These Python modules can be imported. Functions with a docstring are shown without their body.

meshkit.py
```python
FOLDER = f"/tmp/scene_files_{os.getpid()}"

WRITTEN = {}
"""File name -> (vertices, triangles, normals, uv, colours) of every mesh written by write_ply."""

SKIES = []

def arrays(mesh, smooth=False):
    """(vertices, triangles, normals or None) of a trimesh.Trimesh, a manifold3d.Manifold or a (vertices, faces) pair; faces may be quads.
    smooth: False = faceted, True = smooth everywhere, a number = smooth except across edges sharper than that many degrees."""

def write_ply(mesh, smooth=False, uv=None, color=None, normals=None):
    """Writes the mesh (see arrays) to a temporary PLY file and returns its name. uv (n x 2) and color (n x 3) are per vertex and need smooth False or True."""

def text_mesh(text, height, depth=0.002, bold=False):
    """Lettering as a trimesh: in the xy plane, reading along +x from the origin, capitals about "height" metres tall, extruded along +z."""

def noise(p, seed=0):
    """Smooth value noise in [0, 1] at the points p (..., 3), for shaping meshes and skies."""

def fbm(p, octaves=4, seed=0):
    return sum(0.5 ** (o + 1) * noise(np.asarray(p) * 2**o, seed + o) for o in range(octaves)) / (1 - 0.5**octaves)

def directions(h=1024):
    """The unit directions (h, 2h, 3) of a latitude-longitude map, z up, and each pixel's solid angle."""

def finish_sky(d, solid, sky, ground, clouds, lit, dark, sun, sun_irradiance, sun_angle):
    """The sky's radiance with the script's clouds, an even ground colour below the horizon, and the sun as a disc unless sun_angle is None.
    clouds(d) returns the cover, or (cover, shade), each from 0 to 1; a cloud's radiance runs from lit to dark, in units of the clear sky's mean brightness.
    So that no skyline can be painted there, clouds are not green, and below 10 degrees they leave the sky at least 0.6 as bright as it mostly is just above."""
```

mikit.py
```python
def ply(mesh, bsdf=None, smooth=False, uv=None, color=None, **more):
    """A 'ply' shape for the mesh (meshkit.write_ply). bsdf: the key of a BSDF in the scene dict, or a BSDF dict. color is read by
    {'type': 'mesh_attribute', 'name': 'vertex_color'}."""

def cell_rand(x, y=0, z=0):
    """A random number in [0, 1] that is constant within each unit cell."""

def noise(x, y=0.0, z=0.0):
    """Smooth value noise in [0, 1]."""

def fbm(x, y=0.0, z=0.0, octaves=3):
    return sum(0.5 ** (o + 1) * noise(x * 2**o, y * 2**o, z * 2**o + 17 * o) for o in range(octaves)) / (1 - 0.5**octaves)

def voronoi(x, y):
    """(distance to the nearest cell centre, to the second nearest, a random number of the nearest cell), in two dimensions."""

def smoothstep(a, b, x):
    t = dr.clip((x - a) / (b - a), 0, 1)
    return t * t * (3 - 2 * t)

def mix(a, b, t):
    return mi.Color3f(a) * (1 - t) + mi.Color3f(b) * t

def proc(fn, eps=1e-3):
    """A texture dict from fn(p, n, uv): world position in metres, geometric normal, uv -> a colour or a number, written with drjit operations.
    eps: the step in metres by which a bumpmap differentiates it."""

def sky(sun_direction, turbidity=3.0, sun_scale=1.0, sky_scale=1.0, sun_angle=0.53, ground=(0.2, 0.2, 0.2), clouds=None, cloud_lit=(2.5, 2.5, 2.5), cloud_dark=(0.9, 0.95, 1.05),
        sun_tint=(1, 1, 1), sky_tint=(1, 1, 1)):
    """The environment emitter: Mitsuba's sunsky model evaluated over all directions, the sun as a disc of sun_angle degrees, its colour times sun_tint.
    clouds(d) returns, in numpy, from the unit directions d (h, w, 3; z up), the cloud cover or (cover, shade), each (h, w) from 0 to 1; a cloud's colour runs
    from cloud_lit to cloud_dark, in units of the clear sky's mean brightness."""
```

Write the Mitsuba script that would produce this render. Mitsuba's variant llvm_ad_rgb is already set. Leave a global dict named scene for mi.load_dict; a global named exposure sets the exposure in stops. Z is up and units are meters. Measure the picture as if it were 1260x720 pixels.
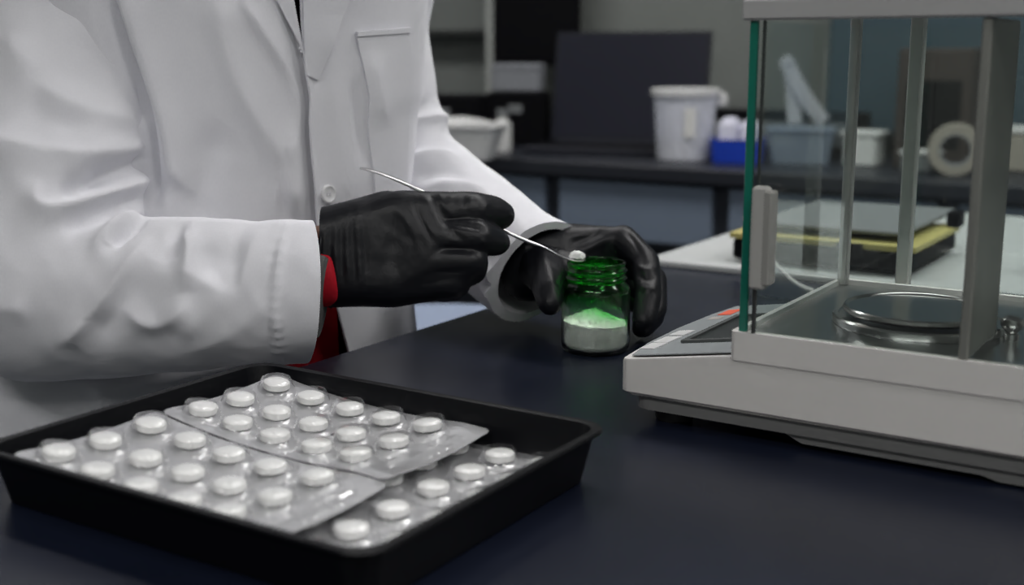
import math, random
import numpy as np, trimesh, mitsuba as mi, drjit as dr, mikit, meshkit
import manifold3d as m3
from shapely.geometry import Polygon, Point, box as sbox

T = mi.ScalarTransform4f
scene, labels = {}, {}
rng = np.random.default_rng(7)

# ------------------------------------------------------------------ camera, light, exposure
exposure = 0.2
scene['camera'] = {'type': 'thinlens', 'fov': 45.83, 'fov_axis': 'x', 'aperture_radius': 0.0044, 'focus_distance': 0.93,
                   'near_clip': 0.02, 'far_clip': 60.0,
                   'to_world': T().look_at(origin=[0, 0, 1.16], target=[0, math.cos(math.radians(11.2)), 1.16 - math.sin(math.radians(11.2))], up=[0, 0, 1])}
LAMP = 8.0            # radiance of the ceiling panels
# panel centres in the room's grid (u, v), size
PANELS = [(-0.35, 1.75), (-1.9, 1.75), (1.2, 1.75), (1.2, 0.2), (1.2, -1.35), (-0.35, -1.35)]

# ------------------------------------------------------------------ frames
ROT = -32.5            # the room's grid (u along the benches, v away) against the world axes
TH = math.radians(ROT)
DU, DV = np.array([math.cos(TH), math.sin(TH)]), np.array([-math.sin(TH), math.cos(TH)])
GRID = T().rotate([0, 0, 1], ROT)
def g2w(u, v, z): return np.array([*(DU * u + DV * v), z])

# ------------------------------------------------------------------ helpers
def numbered(name):
    if name not in labels and not any(k == name or k.startswith(name + '__') for k in scene): return name
    i = 1
    while f'{name}_{i:03d}' in labels or f'{name}_{i:03d}' in scene or any(k.startswith(f'{name}_{i:03d}__') for k in scene): i += 1
    return f'{name}_{i:03d}'

def thing(name, label, cat, group=None):
    key = numbered(name); labels[key] = {'label': label, 'category': cat}
    if group: labels[key]['group'] = group
    return key

def add(name, mesh, mat, parent=None, M=None, smooth=False, label=None, **kw):
    key = numbered(parent + '__' + name) if parent else name
    d = mesh if isinstance(mesh, dict) else mikit.ply(mesh, mat, smooth=smooth, **kw)
    if M is not None: d = {**d, 'to_world': M}
    scene[key] = d
    if label: labels.setdefault(key, {})['label'] = label
    return key

def struct(name, mesh, mat, parent=None, M=None, label=None, **kw):
    k = add(name, mesh, mat, parent, M, **kw)
    labels[k] = {'kind': 'structure'}
    if label: labels[k]['label'] = label
    return k

def stuff(name, mesh, mat, label, cat, M=None, **kw):
    k = add(numbered(name), mesh, mat, None, M, **kw)
    labels[k] = {'label': label, 'category': cat, 'kind': 'stuff'}
    return k

def cbox(x0, x1, y0, y1, z0, z1, c=0.0):
    """A box with chamfered edges."""
    if c <= 0:
        b = trimesh.creation.box((x1 - x0, y1 - y0, z1 - z0)); b.apply_translation(((x0 + x1) / 2, (y0 + y1) / 2, (z0 + z1) / 2)); return b
    p = []
    for sx in (0, 1):
        for sy in (0, 1):
            for sz in (0, 1):
                q = np.array([x1 if sx else x0, y1 if sy else y0, z1 if sz else z0]); s = np.array([-1 if sx else 1, -1 if sy else 1, -1 if sz else 1])
                for k in range(3):
                    o = s * c; o[k] = 0; p.append(q + o)
    return trimesh.convex.convex_hull(np.array(p))

def rrect(x0, x1, y0, y1, r, n=6): return sbox(x0 + r, y0 + r, x1 - r, y1 - r).buffer(r, quad_segs=n)

def slab(poly, z0, z1):
    m = trimesh.creation.extrude_polygon(poly, z1 - z0, engine='earcut'); m.apply_translation((0, 0, z0)); return m

def cat_(*ms): return trimesh.util.concatenate(ms)

def lathe(profile, n=48, closed=False):
    """(r, z) profile, from bottom to top, revolved round z."""
    p = np.asarray(profile, float); a = np.arange(n) * 2 * np.pi / n
    v = np.stack([p[:, None, 0] * np.cos(a), p[:, None, 0] * np.sin(a), np.repeat(p[:, 1:2], n, 1)], -1).reshape(-1, 3)
    f = []
    m = len(p)
    for i in range(m if closed else m - 1):
        j = (i + 1) % m
        for k in range(n):
            l = (k + 1) % n
            f += [[i * n + k, i * n + l, j * n + l], [i * n + k, j * n + l, j * n + k]]
    mm = trimesh.Trimesh(v, f, process=False); mm.merge_vertices(); mm.update_faces(mm.nondegenerate_faces()); return mm

def sweep(path, rad, up=(0, 0, 1), n=12, cap=True):
    """Tube along a path; rad: one number, a list of numbers or of (half width, half height)."""
    p = np.asarray(path, float); m = len(p)
    t = np.gradient(p, axis=0); t /= np.linalg.norm(t, axis=1, keepdims=True)
    side = np.cross(t, np.asarray(up, float)); side /= np.linalg.norm(side, axis=1, keepdims=True) + 1e-12
    u2 = np.cross(side, t)
    r = np.array([(x, x) if np.isscalar(x) else x for x in (np.repeat(rad, m) if np.isscalar(rad) else rad)], float)
    a = np.arange(n) * 2 * np.pi / n
    v = (p[:, None] + np.cos(a)[None, :, None] * side[:, None] * r[:, None, :1] + np.sin(a)[None, :, None] * u2[:, None] * r[:, None, 1:]).reshape(-1, 3)
    f = []
    for i in range(m - 1):
        for k in range(n):
            l = (k + 1) % n
            f += [[i * n + k, i * n + l, (i + 1) * n + l], [i * n + k, (i + 1) * n + l, (i + 1) * n + k]]
    if cap:
        v = np.vstack([v, p[:1], p[-1:]]); a0, b0 = m * n, m * n + 1
        for k in range(n):
            l = (k + 1) % n
            f += [[a0, l, k], [b0, (m - 1) * n + k, (m - 1) * n + l]]
    return trimesh.Trimesh(v, f, process=False)

def spline(pts, n):
    from scipy.interpolate import CubicSpline
    p = np.asarray(pts, float); s = np.r_[0, np.cumsum(np.linalg.norm(np.diff(p[:, :3], axis=0), axis=1))]
    return CubicSpline(s, p)(np.linspace(0, s[-1], n))

def ball(p, r, seg=24): return m3.Manifold.sphere(float(r), seg).translate([float(x) for x in p])
def chain(js, seg=24):
    """js: [(point, radius), ...]: hulls of the spheres at neighbouring joints."""
    return [m3.Manifold.batch_hull([ball(*js[i], seg), ball(*js[i + 1], seg)]) for i in range(len(js) - 1)]
def union(parts): return m3.Manifold.batch_boolean(parts, m3.OpType.Add)
def to_tri(man):
    m = man.to_mesh(); return trimesh.Trimesh(m.vert_properties[:, :3], m.tri_verts, process=False)
def to_man(tm):
    return m3.Manifold(m3.Mesh(np.asarray(tm.vertices, np.float32), np.asarray(tm.faces, np.uint32)))
def skin(man, edge, it=12, lamb=0.5):
    t = to_tri(man.refine_to_length(edge)); t.merge_vertices()
    trimesh.smoothing.filter_laplacian(t, lamb=lamb, iterations=it, volume_constraint=False); return t

def polydist(P, line):
    """Of points (n, 2) and a polyline (m, 2): distance, side (positive: left of its direction), distance along the line from its nearer end, its length."""
    best, sd, arc, done = np.full(len(P), 1e9), np.zeros(len(P)), np.zeros(len(P)), 0.0
    for a, b in zip(line[:-1], line[1:]):
        ab = b - a; t = np.clip(((P - a) @ ab) / (ab @ ab), 0, 1); q = P - a - t[:, None] * ab
        d = np.linalg.norm(q, axis=1); s = np.sign(ab[0] * (P - a)[:, 1] - ab[1] * (P - a)[:, 0])
        k = d < best; best[k] = d[k]; sd[k] = s[k]; L = np.linalg.norm(ab); arc[k] = (done + t * L)[k]; done += L
    return best, sd, np.minimum(arc, done - arc), done

def folds(P, fl):
    """Height of cloth folds at points P (n, 3). fl: (points, half width, height[, sharpness of the lower side])."""
    h = np.zeros(len(P)); Q = P[:, [0, 2]]
    for f in fl:
        line = np.asarray(f[0], float)[:, [0, 2]]
        if len(line) > 2: line = spline(np.c_[line, np.zeros(len(line))], 4 * len(line))[:, :2]
        d, s, e, L = polydist(Q, line); w = f[1]
        # the fold fades out at its two ends
        fade = np.clip(0.2 + e / min(0.4 * L + 1e-6, 0.035), 0, 1); fade = fade * fade * (3 - 2 * fade)
        asym = f[3] if len(f) > 3 else 0.0
        ww = w * np.where(s > 0, 1 + asym, 1 - asym)
        h += f[2] * fade * np.exp(-(d / ww) ** (1.45 if f[2] > .003 else 2))
    return h

def displace(tm, fl, front=(0, -1, 0), extra=None):
    n = np.array(tm.vertex_normals); w = np.clip((n @ np.asarray(front) + 0.25) / 0.5, 0, 1)
    h = folds(tm.vertices, fl) * w
    if extra is not None: h = h + extra(np.array(tm.vertices))
    tm.vertices = tm.vertices + n * h[:, None]; return tm

# ------------------------------------------------------------------ materials
def two(b): return {'type': 'twosided', 'bsdf': b}
def rgb(*c): return {'type': 'rgb', 'value': list(c)}
def mat(name, color, rough=0.5, metallic=0.0, spec=0.5, two_sided=True, **kw):
    b = {'type': 'principled', 'base_color': rgb(*color) if isinstance(color, (tuple, list)) else color, 'roughness': rough, 'metallic': metallic, 'specular': spec, **kw}
    scene['mat_' + name] = two(b) if two_sided else b
    return 'mat_' + name
def bumped(name, color, fn, height, rough=0.5, spec=0.5, eps=5e-4, **kw):
    b = {'type': 'bumpmap', 'arbitrary': mikit.proc(fn, eps=eps), 'scale': height,
         'bsdf': {'type': 'principled', 'base_color': rgb(*color) if isinstance(color, (tuple, list)) else color, 'roughness': rough, 'specular': spec, **kw}}
    scene['mat_' + name] = two(b); return 'mat_' + name

def bench_col(p, n, uv):
    a = mikit.fbm(p.x * 9, p.y * 9, p.z * 9, octaves=4); s = mikit.noise(p.x * 900, p.y * 900, p.z * 900)
    return mikit.mix((0.0050, 0.0072, 0.0160), (0.0088, 0.0120, 0.0255), mikit.smoothstep(0.25, 0.8, a) * 0.8 + 0.2 * mikit.smoothstep(0.85, 1.0, s))
BENCH = mat('bench', mikit.proc(bench_col), 0.30, spec=0.42)
def coat_col(p, n, uv):
    a = mikit.fbm(p.x * 25, p.y * 25, p.z * 25, octaves=3); w = mikit.noise(p.x * 1400, p.y * 1400, p.z * 500)
    return mikit.mix((0.605, 0.605, 0.64), (0.68, 0.68, 0.71), 0.6 * a + 0.4 * w)
def weave(p, n, uv): return mikit.noise(p.x * 1500, p.y * 1500, p.z * 600) + 0.7 * mikit.noise(p.x * 600, p.y * 600, p.z * 1500)
COAT = bumped('coat_cloth', mikit.proc(coat_col), weave, 0.00012, 0.85, 0.2, sheen=0.25)
def glove_bump(p, n, uv): return mikit.fbm(p.x * 260, p.y * 260, p.z * 120, octaves=3) + 0.35 * mikit.noise(p.x * 1500, p.y * 1500, p.z * 1500)
GLOVE = bumped('black_nitrile', (0.0035, 0.0040, 0.0062), glove_bump, 0.0003, 0.44, 0.34)
RED = bumped('red_cloth', (0.34, 0.005, 0.015), weave, 0.0002, 0.8, 0.2)
KNIT = bumped('grey_knit', (0.075, 0.075, 0.075), lambda p, n, uv: dr.sin(p.x * 2600) * 0.5 + mikit.noise(p.x * 900, p.y * 900, p.z * 900), 0.0004, 0.9, 0.1)
DARKCLOTH = mat('black_cloth', (0.006, 0.006, 0.007), 0.9, spec=0.1)
SKIN = mat('skin', (0.36, 0.20, 0.145), 0.55)
TRAY = bumped('black_tray_plastic', (0.0025, 0.0028, 0.0042), lambda p, n, uv: mikit.fbm(p.x * 500, p.y * 500, p.z * 500, octaves=2), 0.00012, 0.4, 0.22)
FOIL = bumped('blister_foil', (0.50, 0.50, 0.515), lambda p, n, uv: mikit.fbm(p.x * 220, p.y * 220, p.z * 50, octaves=3), 0.0005, 0.42, 0.5, metallic=0.55)
scene['mat_clear_film'] = {'type': 'thindielectric', 'int_ior': 1.62}
scene['mat_pane'] = {'type': 'thindielectric', 'int_ior': 1.5, 'specular_transmittance': rgb(0.90, 0.945, 0.925)}
PILL = mat('tablet', (0.80, 0.80, 0.79), 0.28, spec=0.5)
HOUSING = mat('housing_light', (0.63, 0.612, 0.595), 0.5)
HOUSING2 = mat('housing_under', (0.16, 0.16, 0.16), 0.55)
CAPM = mat('housing_cap', (0.36, 0.36, 0.36), 0.5)
PANELM = mat('panel_grey', (0.26, 0.28, 0.29), 0.45)
KEYM = mat('key_white', (0.6, 0.6, 0.6), 0.5)
ORANGE = mat('orange_print', (0.75, 0.12, 0.06), 0.5)
LCDM = mat('display_glass', (0.03, 0.035, 0.035), 0.12)
RUBBER = mat('rubber', (0.008, 0.008, 0.009), 0.6)
STEEL = mat('steel', (0.62, 0.61, 0.60), 0.2, metallic=1.0)
STEELPLATE = mat('steel_plate', (0.58, 0.59, 0.59), 0.22, metallic=1.0)
ALU = mat('aluminium', (0.52, 0.52, 0.50), 0.42, metallic=0.5)
ALUFLAT = mat('aluminium_flat', (0.235, 0.24, 0.22), 0.5, metallic=0.5)
GREENEDGE = mat('green_glass_edge', (0.006, 0.15, 0.105), 0.15, spec=0.6)
SPAT = mat('spatula_steel', (0.60, 0.60, 0.60), 0.22, metallic=1.0)
def powder_bump(p, n, uv): return mikit.fbm(p.x * 900, p.y * 900, p.z * 900, octaves=3)
POWDER = bumped('powder', (0.86, 0.88, 0.85), powder_bump, 0.0006, 0.95, 0.1)
def jar_col(p, n, uv):
    t = mikit.smoothstep(0.934, 0.958, p.z)
    return mikit.mix((0.965, 0.985, 0.965), (0.20, 0.83, 0.25), t)
scene['mat_green_glass'] = {'type': 'roughdielectric', 'alpha': 0.012, 'int_ior': 1.5, 'ext_ior': 1.0, 'specular_transmittance': mikit.proc(jar_col)}
WALL = mat('wall_paint', mikit.proc(lambda p, n, uv: mikit.mix((0.20, 0.217, 0.205), (0.235, 0.25, 0.237), mikit.fbm(p.x * 2, p.y * 2, p.z * 2))), 0.8, spec=0.2)
CEIL = mat('ceiling_tile', (0.42, 0.42, 0.415), 0.9, spec=0.1)
def floor_col(p, n, uv):
    a = mikit.fbm(p.x * 14, p.y * 14, octaves=4)
    return mikit.mix((0.17, 0.185, 0.21), (0.25, 0.265, 0.29), a)
FLOOR = mat('floor_vinyl', mikit.proc(floor_col), 0.35)
CABINET = mat('cabinet_blue_grey', (0.135, 0.17, 0.225), 0.5)
CABDARK = mat('cabinet_dark', (0.018, 0.022, 0.03), 0.6)
BOARD = mat('white_board', (0.44, 0.455, 0.452), 0.3)
WHITEPL = mat('white_plastic', (0.62, 0.62, 0.615), 0.4)
BLACKPL = mat('black_plastic', (0.003, 0.003, 0.004), 0.6, spec=0.08)
LAPTOPM = mat('laptop_dark', (0.014, 0.0155, 0.0225), 0.45, spec=.3)
BLUEPL = mat('blue_plastic', (0.01, 0.045, 0.42), 0.35)
GREYPL = mat('grey_plastic', (0.16, 0.17, 0.175), 0.5)
YELLOW = mat('yellow_trim', (0.38, 0.34, 0.12), 0.5)
CARD = mat('pale_card', (0.20, 0.21, 0.23), 0.7)
BROWN = mat('brown_dark', (0.035, 0.026, 0.022), 0.6)
BEIGE = mat('beige_tape', (0.30, 0.275, 0.235), 0.6)
TEALCAB = mat('teal_cabinet', (0.035, 0.065, 0.085), 0.5)
STOOLM = mat('stool_vinyl', (0.26, 0.31, 0.42), 0.5)
scene['mat_clear_plastic'] = {'type': 'thindielectric', 'int_ior': 1.49, 'specular_transmittance': rgb(0.86, 0.89, 0.92)}
def frosted(name, c, tr):
    scene['mat_' + name] = {'type': 'principledthin', 'base_color': rgb(*c), 'roughness': 0.5, 'spec_trans': tr, 'diff_trans': 1.0, 'eta': 1.3}
    return 'mat_' + name
FROST = frosted('frosted_plastic', (0.86, 0.87, 0.92), 0.2)
PALEBLUE = frosted('pale_blue_plastic', (0.55, 0.62, 0.72), 0.2)

# ------------------------------------------------------------------ the room (grid frame u, v)
U0, U1, V0, V1, H = -3.2, 2.6, -2.0, 3.32, 2.75
struct('floor', cbox(U0 - .1, U1 + .1, V0 - .1, V1 + .1, -0.1, 0), FLOOR, M=GRID)
struct('ceiling', cbox(U0 - .1, U1 + .1, V0 - .1, V1 + .1, H, H + .1), CEIL, M=GRID)
struct('wall_back', cbox(U0 - .1, U1 + .1, V1, V1 + .1, 0, H), WALL, M=GRID)
struct('wall_front', cbox(U0 - .1, U1 + .1, V0 - .1, V0, 0, H), WALL, M=GRID)
struct('wall_left', cbox(U0 - .1, U0, V0, V1, 0, H), WALL, M=GRID)
struct('wall_right', cbox(U1, U1 + .1, V0, V1, 0, H), WALL, M=GRID)
for i, (u, v) in enumerate(PANELS):
    k = thing('ceiling_light', 'flat white ceiling light panel above the lab benches', 'ceiling light', 'ceiling light panels')
    fr = slab(rrect(u - .62, u + .62, v - .32, v + .32, .01).difference(sbox(u - .59, v - .29, u + .59, v + .29)), H - .03, H)
    add('frame', fr, WHITEPL, k, GRID)
    q = trimesh.Trimesh([[u - .59, v - .29, H - .012], [u + .59, v - .29, H - .012], [u + .59, v + .29, H - .012], [u - .59, v + .29, H - .012]], [[0, 2, 1], [0, 3, 2]])
    scene[k + '__diffuser'] = {**mikit.ply(q, WHITEPL), 'to_world': GRID, 'emitter': {'type': 'area', 'radiance': rgb(LAMP, LAMP * .985, LAMP * .97)}}

# front bench: the edge the person stands at runs along v at u = -0.685
bench = thing('lab_bench', 'near black lab bench top that the tray, jar and glass-sided balance stand on', 'bench')
add('countertop', cbox(-.685, .28, -1.6, 2.05, .87, .90, .003), BENCH, bench, GRID)
add('cabinet', cbox(-.62, .22, -1.55, 2.0, .1, .87), CABINET, bench, GRID)
add('plinth', cbox(-.57, .17, -1.5, 1.95, 0, .1), CABDARK, bench, GRID)
for i in range(7):
    v = -1.55 + i * .507
    dk = add('door', cbox(-.64, -.62, v + .006, v + .5, .13, .85, .003), CABINET, bench, GRID)
    add('handle', cat_(cbox(-.665, -.655, v + .19, v + .31, .78, .792, .002), cbox(-.657, -.64, v + .2, v + .21, .781, .791), cbox(-.657, -.64, v + .29, v + .3, .781, .791)), ALU, dk, GRID)
# ------------------------------------------------------------------ tray with blister packs
TA = math.radians(-32.35); TC = np.array([-.1273, .6982])
TRAYM = T().translate([TC[0], TC[1], .9]).rotate([0, 0, 1], -32.35)
tray = thing('tray', 'black plastic tray full of blister packs in front of the white coat', 'tray')
TW, TL, TH_ = .1488, .1207, .0345
def ringpts(hw, hl, r, z, n=8):
    p = np.array(rrect(-hw, hw, -hl, hl, r, n).exterior.coords)[:-1]; return np.c_[p, np.full(len(p), z)]
def loft(rings, cap0=True, cap1=False):
    n = len(rings[0]); v = np.vstack(rings); f = []
    for i in range(len(rings) - 1):
        for k in range(n):
            l = (k + 1) % n; f += [[i * n + k, (i + 1) * n + l, i * n + l], [i * n + k, (i + 1) * n + k, (i + 1) * n + l]]
    if cap0: f += [[0, k, k + 1] for k in range(1, n - 1)]
    if cap1: b = (len(rings) - 1) * n; f += [[b, b + k + 1, b + k] for k in range(1, n - 1)]
    m = trimesh.Trimesh(v, f, process=False); trimesh.repair.fix_normals(m); return m
o = [ringpts(TW - .012, TL - .012, .014, 0), ringpts(TW - .0105, TL - .0105, .0155, .0012), ringpts(TW - .0042, TL - .0042, .018, TH_ - .004), ringpts(TW - .0008, TL - .0008, .0185, TH_ - .0034),
     ringpts(TW, TL, .019, TH_ - .0018), ringpts(TW - .0008, TL - .0008, .0185, TH_ - .0004), ringpts(TW - .0025, TL - .0025, .018, TH_), ringpts(TW - .0062, TL - .0062, .016, TH_ - .0008),
     ringpts(TW - .013, TL - .013, .0125, .0045), ringpts(TW - .0155, TL - .0155, .011, .003)]
add('body', loft(o, True, True), TRAY, tray, TRAYM, smooth=35)
# ribs pressed into the floor
add('rib', cat_(*[cbox(-.11, .11, y - .002, y + .002, .0025, .0042, .0008) for y in (-.07, -.035, 0, .035, .07)]), TRAY, tray, TRAYM)

PA, PB, PKW, PKH, FLAP = .0342, .0342, .0860, .0540, .0200
def bend(x, y, k=1.0):
    x = np.clip(x, -.086, .082); y = np.clip(y, -.045, .045)
    return k * (.0034 * (x / .068) ** 2 + .0016 * (y / .034) ** 2 - .0022)
def pocket(r):
    """Height of the clear film over the foil at the distance r from a pocket's middle."""
    dome = np.where(r < .0108, .0072 + .0009 * (1 - (r / .0108) ** 2), 0) + np.where((r >= .0108) & (r < .0122), .0072 * np.clip((.0122 - r) / .0014, 0, 1), 0)
    ringg = .0011 * np.exp(-((r - .0137) / .0009) ** 2)
    return dome + ringg
def film_mesh(k):
    xs, ys = np.arange(-PKW, PKW + FLAP + 1e-6, .0012), np.arange(-PKH, PKH + 1e-6, .0012)
    X, Y = np.meshgrid(xs, ys, indexing='ij'); z = np.full(X.shape, .0005)
    for i in range(5):
        for j in range(3): z += pocket(np.hypot(X - (i - 2) * PA, Y - (j - 1) * PB))
    # tear lines pressed between the cells
    for i in range(4):
        z += .0005 * np.exp(-((X - (i - 1.5) * PA) / .0006) ** 2) * (np.abs(Y) < PKH - .004)
    for j in range(2): z += .0005 * np.exp(-((Y - (j - .5) * PB) / .0006) ** 2) * (np.abs(X) < PKW - .004)
    z += .0004 * np.exp(-((X - PKW + .002) / .0007) ** 2) * (np.abs(Y) < PKH - .004)
    z += .0013 * np.exp(-((X - PKW - .008) / .0016) ** 2) * (np.abs(Y) < .034) + .0005 * (np.abs(X - PKW - .0145) < .0015) * (np.sin(Y * 1500) > .1) * (np.abs(Y) < .02)
    z += .0006 * (meshkit.fbm(np.stack([X * 90, Y * 90, X * 0], -1), 3, 3) - .5) * ((z < .002))
    z += bend(X, Y, k)
    C = X - FLAP / 2; HW = PKW + FLAP / 2
    n, m = X.shape; idx = np.arange(n * m).reshape(n, m)
    f = np.stack([idx[:-1, :-1], idx[1:, :-1], idx[1:, 1:], idx[:-1, 1:]], -1).reshape(-1, 4)
    V = np.stack([X, Y, z], -1).reshape(-1, 3); c = V[f].mean(1)
    cx = np.abs(c[:, 0] - FLAP / 2)
    corner = (cx > HW - .006) & (np.abs(c[:, 1]) > PKH - .006) & (np.hypot(cx - HW + .006, np.abs(c[:, 1]) - PKH + .006) > .006)
    return V, f[~corner]
def foil_mesh(k):
    HW = PKW + FLAP / 2
    xs, ys = np.linspace(-HW, HW, 41), np.linspace(-PKH, PKH, 21)
    X, Y = np.meshgrid(xs, ys, indexing='ij')
    # pull the four corners onto a rounded outline
    ax, ay = np.abs(X) - (HW - .006), np.abs(Y) - (PKH - .006); rr = np.hypot(ax, ay); k2 = (ax > 0) & (ay > 0) & (rr > .006)
    X = np.where(k2, np.sign(X) * (HW - .006 + ax / np.maximum(rr, 1e-9) * .006), X); Y = np.where(k2, np.sign(Y) * (PKH - .006 + ay / np.maximum(rr, 1e-9) * .006), Y)
    X = X + FLAP / 2; z = bend(X, Y, k); n, m = X.shape; idx = np.arange(n * m).reshape(n, m)
    top = np.stack([X, Y, z], -1).reshape(-1, 3); bot = top - [0, 0, .0004]
    q = np.stack([idx[:-1, :-1], idx[1:, :-1], idx[1:, 1:], idx[:-1, 1:]], -1).reshape(-1, 4)
    rim = np.r_[idx[:, 0], idx[-1, 1:], idx[-2::-1, -1], idx[0, -2:0:-1]]
    s = np.stack([rim, rim + n * m, np.roll(rim, -1) + n * m, np.roll(rim, -1)], -1)
    return np.vstack([top, bot]), np.vstack([q, q[:, ::-1] + n * m, s])
TABLET = [(0, 0.0), (.0068, .0), (.0086, .0006), (.0093, .0014), (.0093, .0046), (.0089, .0052), (.0072, .0060), (.004, .0066), (0, .0068)]
tablet_d = mikit.ply(lathe(TABLET, 32), PILL, smooth=40)
film_d, foil_d = {}, {}
for k in (1.0, 0.3):
    V, F = film_mesh(k); film_d[k] = mikit.ply((V, F), 'mat_clear_film', smooth=True); film_d[k].pop('smooth', None)
    foil_d[k] = mikit.ply(foil_mesh(k), FOIL, smooth=45)
packs = [  # a, b, z, turn, slope along a, slope along b, bend, label
    (-.0386, .0545, .0190, -.034, -.041, .013, 1.0, 'blister pack lying on top at the back of the black tray, nearest the sleeve'),
    (-.0345, -.0592, .0204, .004, -.062, -.018, 1.0, 'blister pack lying on top at the front left of the black tray'),
    (.0500, -.0538, .0074, 3.1416, -.0, .0, 0.3, 'blister pack at the near corner of the tray, partly under the front left pack'),
    (.0500, .0550, .0074, 3.1416, -.0, .0, 0.3, 'blister pack at the right corner of the tray, partly under the back pack')]
for (a, b, z, r, ta, tb, k, lab) in packs:
    p = thing('blister_pack', lab, 'blister pack')
    M = TRAYM @ T().translate([a, b, z]).rotate([0, 0, 1], math.degrees(r)) @ T().rotate([0, 1, 0], -math.degrees(math.atan(ta))).rotate([1, 0, 0], math.degrees(math.atan(tb)))
    add('foil', foil_d[k], None, p, M, label='silver grey foil backing')
    add('film', film_d[k], None, p, M, label='clear formed plastic film with round pockets')
    for i in range(5):
        for j in range(3):
            x, y = (i - 2) * PA, (j - 1) * PB
            ox, oy = rng.uniform(-.0009, .0009, 2)
            sl = math.degrees(math.atan(k * .0068 * x / .068 ** 2))
            add('tablet', tablet_d, None, p, M @ T().translate([x + ox, y + oy, float(bend(x, y, k)) + .0004 + (0.0015 if k == 1 else 0.0004) * 0]).rotate([0, 1, 0], -sl))

# ------------------------------------------------------------------ jar with powder
JX, JY = .0742, 1.0500
JARM = T().translate([JX, JY, .9])
R = .0305
outer = [(0, .0012), (.020, .0008), (.0225, 0), (.0255, .0), (.0283, .0012), (.0300, .0045), (R, .009), (R, .0525), (.0302, .0560), (.0290, .0592), (.0270, .0613), (.0258, .0626), (.0256, .0640),
         (.0268, .0650), (.0276, .0661), (.0268, .0672), (.0256, .0682), (.0256, .0706), (.0268, .0716), (.0276, .0727), (.0268, .0738), (.0256, .0748), (.0254, .0772), (.0260, .0784), (.0260, .0794), (.0255, .0801), (.0246, .0803)]
inner = [(.0238, .0799), (.0233, .0784), (.0232, .0640), (.0240, .0616), (.0262, .0592), (.0278, .0562), (.0283, .0525), (.0283, .0095), (.0276, .0058), (.0255, .0034), (.022, .0026), (0, .0030)]
jar = thing('glass_jar', 'open green-necked glass jar half full of white powder, standing on the bench', 'jar')
add('body', lathe(outer + inner, 96), 'mat_green_glass', jar, JARM, smooth=60)
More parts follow.
